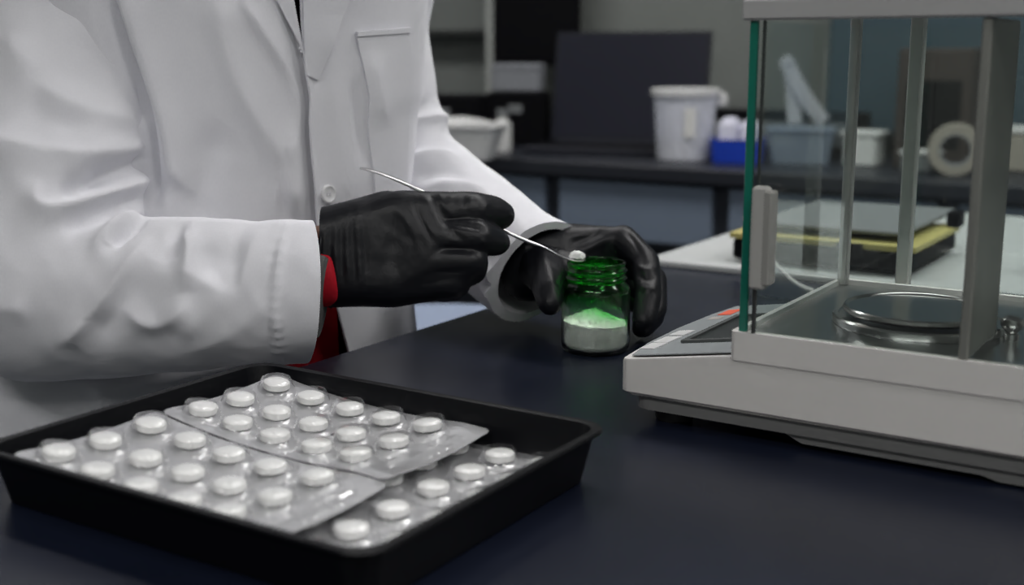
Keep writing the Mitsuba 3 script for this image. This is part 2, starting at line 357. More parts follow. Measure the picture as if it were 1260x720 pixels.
def powder_mesh():
    rs = np.r_[np.linspace(0, .0279, 40)]; n = 120; a = np.arange(n) * 2 * np.pi / n
    Rr, A = np.meshgrid(rs, a, indexing='ij'); x, y = Rr * np.cos(A), Rr * np.sin(A)
    z = .0262 + .0098 * np.exp(-((x + .001) ** 2 + (y - .004) ** 2) / .0165 ** 2) - .0012 * x / .028
    bump = meshkit.fbm(np.stack([x * 380, y * 380, x * 0], -1), 4, 5) - .5; z += .0062 * bump * np.clip(.25 + (.0279 - Rr) / .006, 0, 1)
    top = np.stack([x, y, z], -1).reshape(-1, 3)
    prof = [(.0280, .0240), (.0280, .0095), (.0273, .0061), (.0254, .0039), (.022, .0031)]
    low = np.vstack([np.stack([r * np.cos(a), r * np.sin(a), np.full(n, zz)], -1) for r, zz in prof])
    v = np.vstack([top, low, [[0, 0, .0032]]]); f = []
    R_ = len(rs) + len(prof)
    for i in range(R_ - 1):
        k = np.arange(n); l = (k + 1) % n
        f += np.stack([i * n + k, (i + 1) * n + k, (i + 1) * n + l], 1).tolist() + np.stack([i * n + k, (i + 1) * n + l, i * n + l], 1).tolist()
    e = R_ * n
    f += [[(R_ - 1) * n + k, e, (R_ - 1) * n + (k + 1) % n] for k in range(n)]
    m = trimesh.Trimesh(v, f, process=False); m.merge_vertices(); m.update_faces(m.nondegenerate_faces()); return m
stuff('powder', powder_mesh(), POWDER, 'white powder heaped in the green glass jar', 'powder', JARM, smooth=50)

# ------------------------------------------------------------------ spatula
sp = thing('spatula', 'thin steel lab spatula held in the gloved right hand above the jar', 'spatula')
hp = spline([(-0.1317,1.0559,1.0614), (-0.1059,1.0514,1.0540), (-0.0810,1.0463,1.0433), (-0.0456,1.0401,1.0278), (-0.0070,1.0335,1.0096), (0.0210,1.0312,0.9979)], 40)
hr = [(.0036, .0010)] * 1 + [(np.interp(i, [1, 6, 10, 14, 39], [.0040, .0040, .0026, .0019, .0017]), np.interp(i, [1, 6, 10, 14, 39], [.0012, .0013, .0015, .0017, .0016])) for i in range(1, 40)]
add('handle', sweep(hp, hr, n=14), SPAT, sp, smooth=40)
bp = spline([(0.0203,1.0312,0.9982), (0.0323,1.0322,0.9931), (0.0436,1.0341,0.9868), (0.0537,1.0374,0.9830), (0.0631,1.0414,0.9827)], 30)
br = [(np.interp(i, [0, 8, 16, 22, 27, 29], [.0017, .0026, .0042, .0046, .0036, .0015]), np.interp(i, [0, 8, 16, 29], [.0015, .0011, .0009, .0008])) for i in range(30)]
add('scoop', sweep(bp, br, n=14), SPAT, sp, smooth=40)
hm = trimesh.creation.icosphere(4, 1.0); hv = hm.vertices.copy()
hv *= 1 + .55 * (meshkit.fbm(hv * 3.2, 4, 2) - .5)[:, None]; hv[:, 2] = np.maximum(hv[:, 2], -.25)
hm.vertices = hv * [.0068, .0042, .0050]
c0 = np.array((0.0566,1.0390,0.9845))
hm.apply_translation(c0 + [0, 0, .0014])
stuff('scooped_powder', hm, POWDER, 'small heap of white powder on the end of the steel spatula', 'powder', smooth=60)

# ------------------------------------------------------------------ analytical balance
BO = (.14898, .78821)
BAL = T().translate([BO[0], BO[1], .9]).rotate([0, 0, 1], ROT)
bal = thing('balance', 'light grey analytical balance with glass draft shield standing on the bench at right', 'balance')
def prism_v(poly, v0, v1):
    """polygon in (u, z) extruded along v."""
    m = trimesh.creation.extrude_polygon(Polygon(poly), v1 - v0, engine='earcut'); p = m.vertices.copy()
    m.vertices = np.c_[p[:, 0], v0 + p[:, 2], p[:, 1]]; m.invert(); trimesh.repair.fix_normals(m); return m
# body: outline in plan bulges a little at the front; top slopes up to the chamber
def body_mesh():
    vs = np.linspace(0, 1, 13); BW = .262
    def ufront(v): return -.085 - .010 * math.sin(math.pi * min(max(v / .215, 0), 1)) 
    plan = [(.275, 0)] + [(-.002, 0)] + [(-.080, 0), (-.0845, .0025)] + [(ufront(v), v) for v in np.linspace(.006, .2, 12)] + [(-.084, .208), (-.07, .2125), (-.02, .2165), (0, .22), (.02, BW), (.275, BW)]
    plan = np.array(plan)
    def top(u): return np.where(u < 0, .0475 + (u + .085) * .1612, .0612)
    def ring(inset, z):
        c = np.array([.1, .11]); dv = plan - c; L = np.linalg.norm(dv, axis=1, keepdims=True); return np.c_[plan - dv / L * inset, z]
    n = len(plan)
    r0 = ring(.004, np.full(n, .0215)); r1 = ring(.0, np.full(n, .0240)); r2 = ring(.0, top(plan[:, 0]) - .0022); r3 = ring(.0007, top(plan[:, 0]) - .0007); r4 = ring(.0022, top(plan[:, 0]))
    return loft([r0, r1, r2, r3, r4], True, True)
add('body', body_mesh(), HOUSING, bal, BAL, smooth=35)
add('underside', slab(rrect(-.078, .27, .006, .25, .012), .011, .0225), HOUSING2, bal, BAL)
add('skirt', prism_v([(.026, .013), (.046, .0045), (.16, .0045), (.17, .002), (.262, .002), (.262, .013)], .010, .24), HOUSING2, bal, BAL)
for (fu, fv) in ((-.056, .03), (-.056, .2), (.245, .2)):
    fk = add('foot', lathe([(0, .0), (.0125, 0), (.014, .002), (.014, .0075), (.012, .009), (0, .009)], 28), RUBBER, bal, BAL @ T().translate([fu, fv, 0]), smooth=40)
    add('collar', lathe([(0, .0085), (.0155, .0085), (.0155, .0125), (0, .0125)], 28), HOUSING2, fk, BAL @ T().translate([fu, fv, 0]), smooth=40)
# control panel in its own sloping frame
PANM = BAL @ T().translate([-.085, 0, .0475]).rotate([0, 1, 0], -math.degrees(math.atan(.1612)))
def P2(u): return (u + .085) / math.cos(math.atan(.1612))
panel = add('control_panel', slab(Polygon([(P2(-.0785), .0075), (P2(-.003), .0075), (P2(-.003), .206), (P2(-.081), .206), (P2(-.0875), .17), (P2(-.0905), .11), (P2(-.0875), .05)]).buffer(.003).buffer(-.002), .0001, .0009), PANELM, bal, PANM, label='grey control panel sheet')
ft = add('display', slab(rrect(P2(-.0595), P2(-.0045), .044, .152, .002).difference(rrect(P2(-.0545), P2(-.008), .049, .147, .001)), .0008, .0030), mat('display_frame', (0.07, 0.075, 0.075), .4), panel, PANM, label='dark framed display')
add('display_window', slab(rrect(P2(-.0545), P2(-.008), .049, .147, .001), .0008, .0014), LCDM, panel, PANM, label='dark display glass')
for (v0, v1) in ((.0255, .0445), (.0485, .0690), (.0755, .0925)):
    kk = slab(Polygon([(P2(-.0825), v0 + .002), (P2(-.0715), v0), (P2(-.0705), v1), (P2(-.0820), v1 + .001)]).buffer(.0012), .0008, .0016)
    kk = add('key', kk, KEYM, panel, PANM, label='white key')
cm = slab(Polygon([(P2(-.0800), .163), (P2(-.0700), .163), (P2(-.0695), .186), (P2(-.0795), .185)]).buffer(.0008), .0008, .0014)
add('key', cm, ORANGE, panel, PANM, label='orange red key')
add('key', slab(rrect(P2(-.0815), P2(-.0715), .143, .155, .001), .0008, .0012), mat('key_pale', (.42, .38, .35), .5), panel, PANM, label='pale key')
# ledge frame round the chamber floor
CH_U1, CH_V1 = .262, .226
led = slab(rrect(-.003, CH_U1, -.0015, CH_V1 + .004, .004).difference(sbox(.0012, .006, CH_U1 - .008, CH_V1 - .002)), .058, .0778)
add('chamber_ledge', led, HOUSING, bal, BAL)
add('chamber_floor', slab(sbox(.0008, .0055, CH_U1 - .0075, CH_V1 - .0015), .0700, .0738), STEELPLATE, bal, BAL, label='polished steel floor plate')
PCU, PCV = .0935, .104
add('pan_ring', lathe([(.045, .0738), (.0575, .0738), (.0584, .0750), (.0584, .0790), (.0572, .0802), (.0545, .0802), (.0535, .0790), (.045, .0786)], 72, True), STEEL, bal, BAL @ T().translate([PCU, PCV, 0]), smooth=40, label='steel draft ring')
add('weighing_pan', lathe([(0, .0812), (.048, .0812), (.0502, .0822), (.0513, .0836), (.0513, .0858), (.0503, .0868), (.0488, .0862), (.0476, .0852), (.02, .0850), (0, .0850)], 72), STEEL, bal, BAL @ T().translate([PCU, PCV, 0]), smooth=35, label='round steel weighing pan')
add('pan_stem', lathe([(0, .0736), (.008, .0736), (.008, .0815), (0, .0815)], 24), STEEL, bal, BAL @ T().translate([PCU, PCV, 0]), smooth=40)
add('level_knob', lathe([(0, .0736), (.005, .0736), (.005, .0775), (.0035, .0785), (.0065, .0815), (.0075, .0845), (.0068, .0875), (.004, .0895), (0, .09)], 28), STEEL, bal, BAL @ T().translate([.157, .092, 0]), smooth=40, label='small steel knob')
# draft shield: posts, cap, panes
ZC = .2800
def rod(u, v, z0, z1, w, h, name, m_, lab=None): return add(name, cbox(u - w, u + w, v - h, v + h, z0, z1, .0012), m_, bal, BAL, label=lab)
rod(.0030, .2220, .0738, ZC + .008, .0040, .0045, 'post', ALU)
rod(.1460, .0420, .0778, ZC, .0030, .0420, 'door_frame', ALUFLAT, 'flat grey metal upright of the sliding door')
rod(.0440, .2500, .0600, ZC + .009, .0055, .0050, 'post', ALU)
add('cap', (lambda m: (setattr(m, 'vertices', np.c_[m.vertices[:, 0], m.vertices[:, 1], np.where(m.vertices[:, 2] < .2860, m.vertices[:, 2] + .0095 * np.clip(m.vertices[:, 1] / .262, 0, 1), m.vertices[:, 2])]), m)[1])(cbox(-.0022, .275, -.003, .262, ZC, .2935, .0015)), CAPM, bal, BAL, label='grey top frame')
add('rear_column', cbox(.268, .275, .0, .262, .0610, ZC + .003, .003), HOUSING, bal, BAL)
def pane(name, u0, v0, u1, v1, z0, z1, edge):
    q = trimesh.Trimesh([[u0, v0, z0], [u1, v1, z0], [u1, v1, z1], [u0, v0, z1]], [[0, 1, 2], [0, 2, 3]])
    k = add(name, q, 'mat_pane', bal, BAL, label='clear glass pane')
    if edge is not None: add('edge', edge, GREENEDGE, k, BAL, label='green cut edge of the glass')
    return k
pane('glass_pane', .0045, .0052, .0045, .2170, .0770, ZC, cbox(.0018, .0072, .0012, .0048, .0740, ZC, .0006))
pane('glass_pane', .0130, .0012, .1425, .0012, .0770, ZC, cbox(.0112, .0130, -.0004, .0024, .0770, ZC, .0004))
labels[k0 := 'balance__glass_pane_001__edge'] = {'label': 'thin dark edge of the glass door'}
scene[k0]['bsdf'] = {'type': 'ref', 'id': mat('dark_edge', (.03, .035, .033), .3)}
pane('glass_pane', .0080, .2245, .2650, .2245, .0770, ZC, None)
pane('glass_pane', .1500, .0012, .2660, .0012, .0770, ZC, None)
hd = add('door_handle', cat_(cbox(.0125, .0235, -.0125, -.0035, .1095, .1765, .0018)), mat('handle_grey', (.36, .355, .34), .5), bal, BAL, label='grey vertical door handle')
add('grip', cbox(.0205, .0262, -.0128, .0, .1125, .1735, .001), mat('handle_dark', (.24, .238, .225), .5), hd, BAL)
add('handle_rail', cbox(.0128, .0142, -.0022, .0004, .0785, .1095), mat('rail_dark', (.04, .042, .042), .4), bal, BAL)
# ------------------------------------------------------------------ the person
person = thing('person', 'person in white lab coat and black gloves spooning powder into a jar', 'person')
def shifted(p, dx, dz): return (p[0] + dx / 1000, p[1], p[2] + dz / 1000)      # a point moved by millimetres
TS, TF = np.array([.857, .515, 0]), np.array([.515, -.857, 0])     # his left, his front
TCX, TCY = -.272, 1.178
def tors(phi, z, off=0.0):
    """Point of the coat's trunk at the angle phi from the front (positive: his left) and the height z."""
    phi, z = np.broadcast_arrays(np.asarray(phi, float), np.asarray(z, float))
    a = np.interp(z, [.45, .80, .98, 1.10, 1.22, 1.30, 1.36, 1.42], [.260, .235, .200, .186, .195, .190, .155, .075])
    b = np.interp(z, [.45, .80, .98, 1.10, 1.22, 1.30, 1.36, 1.42], [.165, .140, .125, .128, .132, .122, .100, .070])
    c, s = np.cos(phi), np.sin(phi)
    r = (np.abs(c) ** 2.4 + np.abs(s) ** 2.4) ** (-1 / 2.4)
    a, b = a + off, b + off; TX, TY = TCX + TS[0] * np.interp(z, [.45, .80, .98, 1.12], [-.05, -.05, -.03, 0]), TCY + TS[1] * np.interp(z, [.45, .80, .98, 1.12], [-.05, -.05, -.03, 0])
    return np.stack([TX + TS[0] * a * s * r + TF[0] * b * c * r, TY + TS[1] * a * s * r + TF[1] * b * c * r, z], -1)
TFOLD = [
    ([(-0.3256,1.0820,1.2187), (-0.3150,1.0752,1.1842), (-0.3002,1.0655,1.1351), (-0.2882,1.0556,1.0853), (-0.2826,1.0494,1.0542), (-0.2706,1.0470,1.0418)], 0.0090, 0.0121, .2),
    ([(-0.3326,1.0820,1.2187), (-0.3228,1.0738,1.1773), (-0.3122,1.0642,1.1289), (-0.3051,1.0533,1.0736), (-0.3101,1.0434,1.0238)], 0.0099, -0.0175),
    ([(-0.3143,1.0601,1.1081), (-0.3136,1.0574,1.0943), (-0.3171,1.0533,1.0736)], 0.0067, 0.0149),
    ([(-0.2456,1.1012,1.2128), (-0.2427,1.0915,1.1635), (-0.2241,1.0802,1.1064), (-0.2097,1.0746,1.0783), (-0.2111,1.0622,1.0156)], 0.0144, 0.0081, .3),
    ([(-0.2753,1.0495,1.0030), (-0.2689,1.0564,1.0379), (-0.2618,1.0633,1.0727), (-0.2454,1.0688,1.1007)], 0.0162, -0.0081),
    ([(-0.2298,1.1012,1.2128), (-0.2154,1.0943,1.1776), (-0.1968,1.0873,1.1424), (-0.1910,1.0817,1.1142), (-0.1968,1.0747,1.0790), (-0.1910,1.0622,1.0156)], 0.0072, 0.0061, .4),
    ([(-0.2047,1.0622,1.0156), (-0.2032,1.0691,1.0508), (-0.2011,1.0747,1.0790)], 0.0054, -0.0061),
    ([(-0.1327,1.1527,1.1637), (-0.1274,1.1453,1.1265), (-0.1213,1.1379,1.0893)], 0.0090, 0.0041),
    ([(-0.1388,1.1313,1.0558), (-0.1418,1.1394,1.0967), (-0.1441,1.1483,1.1414)], 0.0054, -0.0041),
    ([(-0.1684,1.1381,1.1929), (-0.1654,1.1265,1.1344), (-0.1579,1.1120,1.0613), (-0.1535,1.1033,1.0175)], 0.0162, 0.0041),
    ([(-0.3826,0.9656,0.8881), (-0.3221,0.9645,0.8828), (-0.2550,0.9656,0.8881), (-0.2013,0.9677,0.8986)], 0.0090, 0.0054),
    ([(-0.3423,0.9666,0.8933), (-0.3436,0.9627,0.8736), (-0.3477,0.9575,0.8473)], 0.0108, 0.0068),
]
def coat_point(phi, z, off=0.0):
    P = tors(phi, z, 0.0); e = 1e-3
    sh = P.shape; P2 = P.reshape(-1, 3)
    n = np.stack([P2[:, 0] - TCX, P2[:, 1] - TCY, 0 * P2[:, 0]], -1); n /= np.linalg.norm(n, axis=1, keepdims=True)
    w = np.clip((n @ np.array([0, -1, 0]) + .2) / .5, 0, 1)
    h = folds(P2, TFOLD) * w + .006 * (meshkit.fbm(P2 * [9, 9, 2.5], 3, 4) - .5) + np.sin(np.broadcast_to(phi, sh[:-1]).ravel() * 11) * .006 * np.clip((.95 - P2[:, 2]) / .3, 0, 1) + np.asarray(off).ravel()
    return (P2 + n * h[:, None]).reshape(sh)
def grid_mesh(Pt, thick=0.0, closed=False):
    n, m = Pt.shape[:2]; idx = np.arange(n * m).reshape(n, m)
    q = np.stack([idx[:-1, :-1], idx[1:, :-1], idx[1:, 1:], idx[:-1, 1:]], -1).reshape(-1, 4)
    top = trimesh.Trimesh(Pt.reshape(-1, 3), np.vstack([q[:, [0, 1, 2]], q[:, [0, 2, 3]]]), process=False)
    if thick == 0: return top
    N = np.array(top.vertex_normals); v2 = top.vertices - N * thick
    rim = np.r_[idx[:, 0], idx[-1, 1:], idx[-2::-1, -1], idx[0, -2:0:-1]]
    s = np.stack([rim, rim + n * m, np.roll(rim, -1) + n * m, np.roll(rim, -1)], -1)
    F = np.vstack([q, q[:, ::-1] + n * m, s])
    mm = trimesh.Trimesh(np.vstack([top.vertices, v2]), np.vstack([F[:, [0, 1, 2]], F[:, [0, 2, 3]]]), process=False); trimesh.repair.fix_normals(mm); return mm

# front edges of the two coat panels, as (phi, z)
def edge_fn(pts):
    p = np.array(sorted(pts, key=lambda q: q[1])); return lambda z: np.interp(z, p[:, 1], p[:, 0])
LEFT_EDGE = edge_fn([(0.1140,1.2184), (0.1186,1.1773), (0.1280,1.1425), (0.1608,1.0999), (0.2101,1.0638), (0.2742,1.0179), (0.3186,0.9891), (0.3771,0.9543), (0.4183,0.9230), (0.4623,0.8871), (.62, .75), (.70, .5), (.12, 1.38)])
RIGHT_EDGE = edge_fn([(0.0082,1.2179), (0.0593,1.2046), (0.1034,1.1842), (0.1494,1.1621), (0.2302,1.1281), (0.3136,1.0917), (0.3668,1.0401), (0.3513,1.0167), (0.2721,0.9679), (0.1724,0.9188), (-.25, .75), (-.3, .5), (-.30, 1.38)])
zz = np.r_[np.linspace(.50, .86, 30), np.linspace(.865, 1.24, 150), np.linspace(1.245, 1.415, 34)]
def coat_shell():
    rows = []
    for z in zz:
        l, r = float(LEFT_EDGE(z)), float(RIGHT_EDGE(z))
        # left edge -> round the back -> right edge; more points in front
        ph = np.r_[np.linspace(l, l + .02, 3), np.linspace(l + .03, 1.9, 110)[0:], np.linspace(1.95, 2 * math.pi - 1.9, 40), np.linspace(2 * math.pi - 1.85, 2 * math.pi + r, 150)]
        off = np.zeros(len(ph)); under = np.clip((ph - (2 * math.pi + l - .10)) / .10, 0, 1.0); off -= .0065 * under   # the right panel runs under the left one
        off[:60] += .0035 * np.exp(-np.arange(60) / 12)
        rows.append(coat_point(ph, np.full(len(ph), z), off))
    return grid_mesh(np.array(rows), .0022)
coat = add('lab_coat', coat_shell(), COAT, person, smooth=60, label='white cotton lab coat, open below its button')

def quad_patch(c, n, m, off0, off1=None, thick=.002):
    """Patch over the coat between the four (phi, z) corners a b (top) and d c (bottom)."""
    a, b, cc, d = [np.array(q) for q in c]; s, t = np.meshgrid(np.linspace(0, 1, n), np.linspace(0, 1, m), indexing='ij')
    pz = (a * (1 - s[..., None]) + b * s[..., None]) * (1 - t[..., None]) + (d * (1 - s[..., None]) + cc * s[..., None]) * t[..., None]
    o = np.full(s.shape, off0) if off1 is None else off0 * (1 - s) + off1 * s
    return grid_mesh(coat_point(pz[..., 0], pz[..., 1], o), thick)
pk = add('pocket', quad_patch([(0.3934,1.1764), (0.7445,1.1817), (0.9254,1.0152), (0.6189,1.0179)], 30, 80, .0028, thick=.0030), COAT, coat, smooth=50, label='breast pocket with a stitched hem')
add('hem', cat_(quad_patch([(0.4231,1.1557), (0.7304,1.1600), (0.7317,1.1570), (0.4281,1.1528)], 30, 4, .0042, thick=.002), quad_patch([(0.3909,1.1786), (0.7477,1.1835), (0.7459,1.1787), (0.3935,1.1743)], 30, 5, .0046, thick=.003)), COAT, pk, smooth=50)
def lapel_mesh():
    top_in, top_out, tip_out, tip_in = [np.array(q) for q in ((0.1298,1.2527), (0.3839,1.2553), (0.1846,1.1367), (0.1280,1.1411))]
    s, t = np.meshgrid(np.linspace(0, 1, 24), np.linspace(0, 1, 60), indexing='ij')
    pz = (top_in * (1 - s[..., None]) + top_out * s[..., None]) * (1 - t[..., None]) + (tip_in * (1 - s[..., None]) + tip_out * s[..., None]) * t[..., None]
    return grid_mesh(coat_point(pz[..., 0], pz[..., 1], .0035 + .019 * s ** .8 * (1 - .95 * t) + .002 * np.sin(3 * t)), .0028)
add('lapel', lapel_mesh(), COAT, coat, smooth=50, label='folded lapel beside the dark opening')
def lapel2():
    a, b, c, d = [np.array(q) for q in ((-0.1250,1.2505), (0.0377,1.2519), (0.1292,1.1593), (0.1215,1.1635))]
    s, t = np.meshgrid(np.linspace(0, 1, 24), np.linspace(0, 1, 60), indexing='ij')
    pz = (a * (1 - s[..., None]) + b * s[..., None]) * (1 - t[..., None]) + (d * (1 - s[..., None]) + c * s[..., None]) * t[..., None]
    return grid_mesh(coat_point(pz[..., 0], pz[..., 1], .002 + .004 * (1 - t)), .0025)
add('lapel', lapel2(), COAT, coat, smooth=50, label='folded lapel beside the dark opening')
# front facing seam of the left panel
add('button_band', quad_patch([(0.3526,1.1204), (0.3615,1.1204), (0.5101,1.0139), (0.5000,1.0141)], 3, 60, .0022, thick=.001), COAT, coat, smooth=50)
bpos = coat_point(np.array([(0.3147,1.0349)[0]]), np.array([(0.3147,1.0349)[1]]), np.array([.0045]))[0]
zax = np.array([bpos[0] - TCX, bpos[1] - TCY, 0]); zax /= np.linalg.norm(zax); xax = np.cross([0, 0, 1], zax); xax /= np.linalg.norm(xax)
BM = np.eye(4); BM[:3, 0], BM[:3, 1], BM[:3, 2], BM[:3, 3] = xax, np.cross(zax, xax), zax, bpos
bt = add('button', lathe([(0, -.001), (.0078, -.001), (.0085, .0004), (.0083, .0022), (.0070, .0027), (.0058, .0018), (.003, .0014), (0, .0014)], 32), mat('button', (.62, .62, .63), .3), coat, T(BM), smooth=40)
add('thread', cat_(*[sweep([[x, -.0016, .0022], [x, .0016, .0022]], .0005, up=(1, 0, 0), n=6) for x in (-.0013, .0013)]), COAT, bt, T(BM))

# ---- sleeves
def sleeve(js, edge, fl, cuff_p, cuff_n, inner_js, amp=.004, it=25):
    t = skin(union(chain(js, 40)), edge, it)
    ex = lambda P: amp * (meshkit.fbm(P * 22, 3, 8) - .5)
    t = displace(t, fl, extra=ex)
    man = to_man(t)
    nrm = -np.asarray(cuff_n, float) / np.linalg.norm(cuff_n)
    man = man.trim_by_plane(nrm.tolist(), float(nrm @ np.asarray(cuff_p)))
    inn = union(chain(inner_js, 40))
    return to_tri(man - inn)
SF = [  # right sleeve: ridges and hollows
    ([(-0.4210,0.9708,1.0945), (-0.4080,0.9704,1.0926), (-0.3821,0.9691,1.0863), (-0.3426,0.9676,1.0787), (-0.3193,0.9676,1.0787), (-0.2966,0.9691,1.0863)], 0.0133, 0.0135, -.25),
    ([(-0.3411,0.9490,1.0618), (-0.3284,0.9500,1.0668), (-0.3124,0.9505,1.0693), (-0.2901,0.9511,1.0724)], 0.0104, -0.0175),
    ([(-0.3646,0.9390,1.0628), (-0.3646,0.9362,1.0486), (-0.3596,0.9348,1.0418), (-0.3438,0.9348,1.0418), (-0.3211,0.9366,1.0504), (-0.3053,0.9377,1.0560), (-0.2940,0.9356,1.0455)], 0.0076, 0.0135, -.2),
    ([(-0.3520,0.9373,1.0542), (-0.3344,0.9380,1.0579), (-0.3123,0.9390,1.0628)], 0.0085, -0.0121),
    ([(-0.3464,0.9222,1.0296), (-0.3277,0.9234,1.0357), (-0.3058,0.9249,1.0430)], 0.0076, -0.0108),
    ([(-0.3135,0.9132,1.0096), (-0.3160,0.9149,1.0181), (-0.3042,0.9169,1.0284), (-0.2912,0.9187,1.0376), (-0.2713,0.9187,1.0376), (-0.2638,0.9174,1.0309)], 0.0066, 0.0108),
    ([(-0.3061,0.9141,1.0144), (-0.2980,0.9161,1.0242), (-0.2868,0.9176,1.0321)], 0.0047, -0.0121),
    ([(-0.3482,0.8944,0.9407), (-0.3266,0.8976,0.9565), (-0.3069,0.9019,0.9783), (-0.2896,0.9067,1.0025), (-0.2779,0.9105,1.0219)], 0.0095, 0.0108, -.25),
    ([(-0.3303,0.8947,0.9419), (-0.3087,0.8983,0.9601), (-0.2902,0.9027,0.9825), (-0.2754,0.9075,1.0067)], 0.0133, -0.0081),
    ([(-0.2649,0.9109,1.0237), (-0.2519,0.9097,1.0176), (-0.2457,0.9075,1.0067), (-0.2470,0.9043,0.9904), (-0.2476,0.9022,0.9801)], 0.0095, 0.0101),
    ([(-0.2581,0.9118,1.0285), (-0.2575,0.9097,1.0176), (-0.2569,0.9067,1.0025)], 0.0057, -0.0095),
    ([(-0.2297,0.9082,1.0104), (-0.2272,0.9109,1.0237), (-0.2161,0.9097,1.0176)], 0.0114, 0.0041),
    ([(-0.2346,0.9043,0.9904), (-0.2260,0.9067,1.0025), (-0.2130,0.9082,1.0104), (-0.2013,0.9082,1.0104)], 0.0152, -0.0095),
    ([(-0.2420,0.9015,0.9765), (-0.2556,0.8994,0.9656), (-0.2717,0.8980,0.9589), (-0.2853,0.8991,0.9643), (-0.2970,0.9004,0.9710)], 0.0085, 0.0088),
    ([(-0.2562,0.8953,0.9450), (-0.2408,0.8979,0.9583), (-0.2272,0.9010,0.9740), (-0.2099,0.9043,0.9904)], 0.0142, 0.0068),
    ([(-0.2624,0.8926,0.9316), (-0.2408,0.8941,0.9389), (-0.2038,0.8979,0.9583), (-0.1877,0.9025,0.9813)], 0.0114, 0.0041),
    ([(-0.3995,0.9116,0.9757), (-0.3807,0.9110,0.9726), (-0.3608,0.9106,0.9708)], 0.0133, 0.0061),
    ([(-0.3841,0.9844,1.1376), (-0.3763,0.9835,1.1332), (-0.3496,0.9802,1.1166), (-0.3236,0.9782,1.1063), (-0.3092,0.9749,1.0897)], 0.0114, 0.0068),
    ([(-0.3873,0.9809,1.1197), (-0.3646,0.9787,1.1089), (-0.3353,0.9762,1.0961)], 0.0114, -0.0054),
    ([(-0.3650,1.0073,1.2019), (-0.3585,1.0048,1.1890), (-0.3427,1.0020,1.1748), (-0.3216,0.9949,1.1393), (-0.3072,0.9893,1.1109)], 0.0085, 0.0081),
    ([(-0.3519,1.0073,1.2019), (-0.3387,1.0035,1.1826), (-0.3256,0.9994,1.1619)], 0.0085, -0.0054),
    ([(-0.4078,1.0022,1.1761), (-0.3946,0.9984,1.1568), (-0.3749,0.9956,1.1426)], 0.0152, 0.0054),
    ([(-0.1791,0.9127,1.0328), (-0.1809,0.9085,1.0116), (-0.1834,0.9025,0.9813), (-0.1846,0.8965,0.9510), (-0.1852,0.8923,0.9298)], .0030, -.0018),
    ([(-0.1754,0.9127,1.0328), (-0.1772,0.9085,1.0116), (-0.1797,0.9025,0.9813), (-0.1809,0.8965,0.9510), (-0.1815,0.8923,0.9298)], .0035, .0018),
] + [([shifted((-0.1865,0.9118,1.0285), .6 * (i % 2), -8 * i), shifted((-0.1791,0.9116,1.0273), 0, -8 * i), shifted((-0.1735,0.9117,1.0279), 0, -8 * i)], .0030, .0012) for i in range(13)]
sj = [((-0.4194,1.1644,1.2743), .084), ((-0.4045,1.1073,1.1920), .080), ((-0.3956,1.0537,1.1015), .083), ((-0.3917,1.0115,1.0430), .080), ((-0.3847,0.9682,0.9784), .080)]
fj = [((-0.3847,0.9673,0.9739), .078), ((-0.3216,0.9586,0.9662), .0665), ((-0.2356,0.9562,0.9693), .0600), ((-0.1500,0.9537,0.9725), .0575)]
rs = union([*chain(sj, 40), *chain(fj, 40)])
def right_sleeve():
    t = skin(rs, .0032, 34)
    t = displace(t, SF, extra=lambda P: .003 * (meshkit.fbm(P * 24, 3, 8) - .5) + .0045 * (meshkit.fbm(np.stack([(P[:, 0] + .8 * P[:, 2]) * 34, (P[:, 0] - P[:, 2]) * 9, P[:, 1] * 14], -1), 2, 21) - .5))
    man = to_man(t)
    n = np.array((-0.1474,0.9537,0.9725)) - np.array((-0.2159,0.9562,0.9693)); n = n / np.linalg.norm(n) + np.array([0, .34, -.13]); n /= np.linalg.norm(n)
    p = np.array((-0.1624,0.9537,0.9725)); man = man.trim_by_plane((-n).tolist(), float(-n @ p))
    inn = union(chain([((-0.1865,0.9564,0.9706), .046), ((-0.1370,0.9537,0.9725), .0545)], 40))
    return to_tri(man - inn)
slv = add('sleeve', right_sleeve(), COAT, coat, smooth=50, label='creased sleeve of the arm nearest the camera')
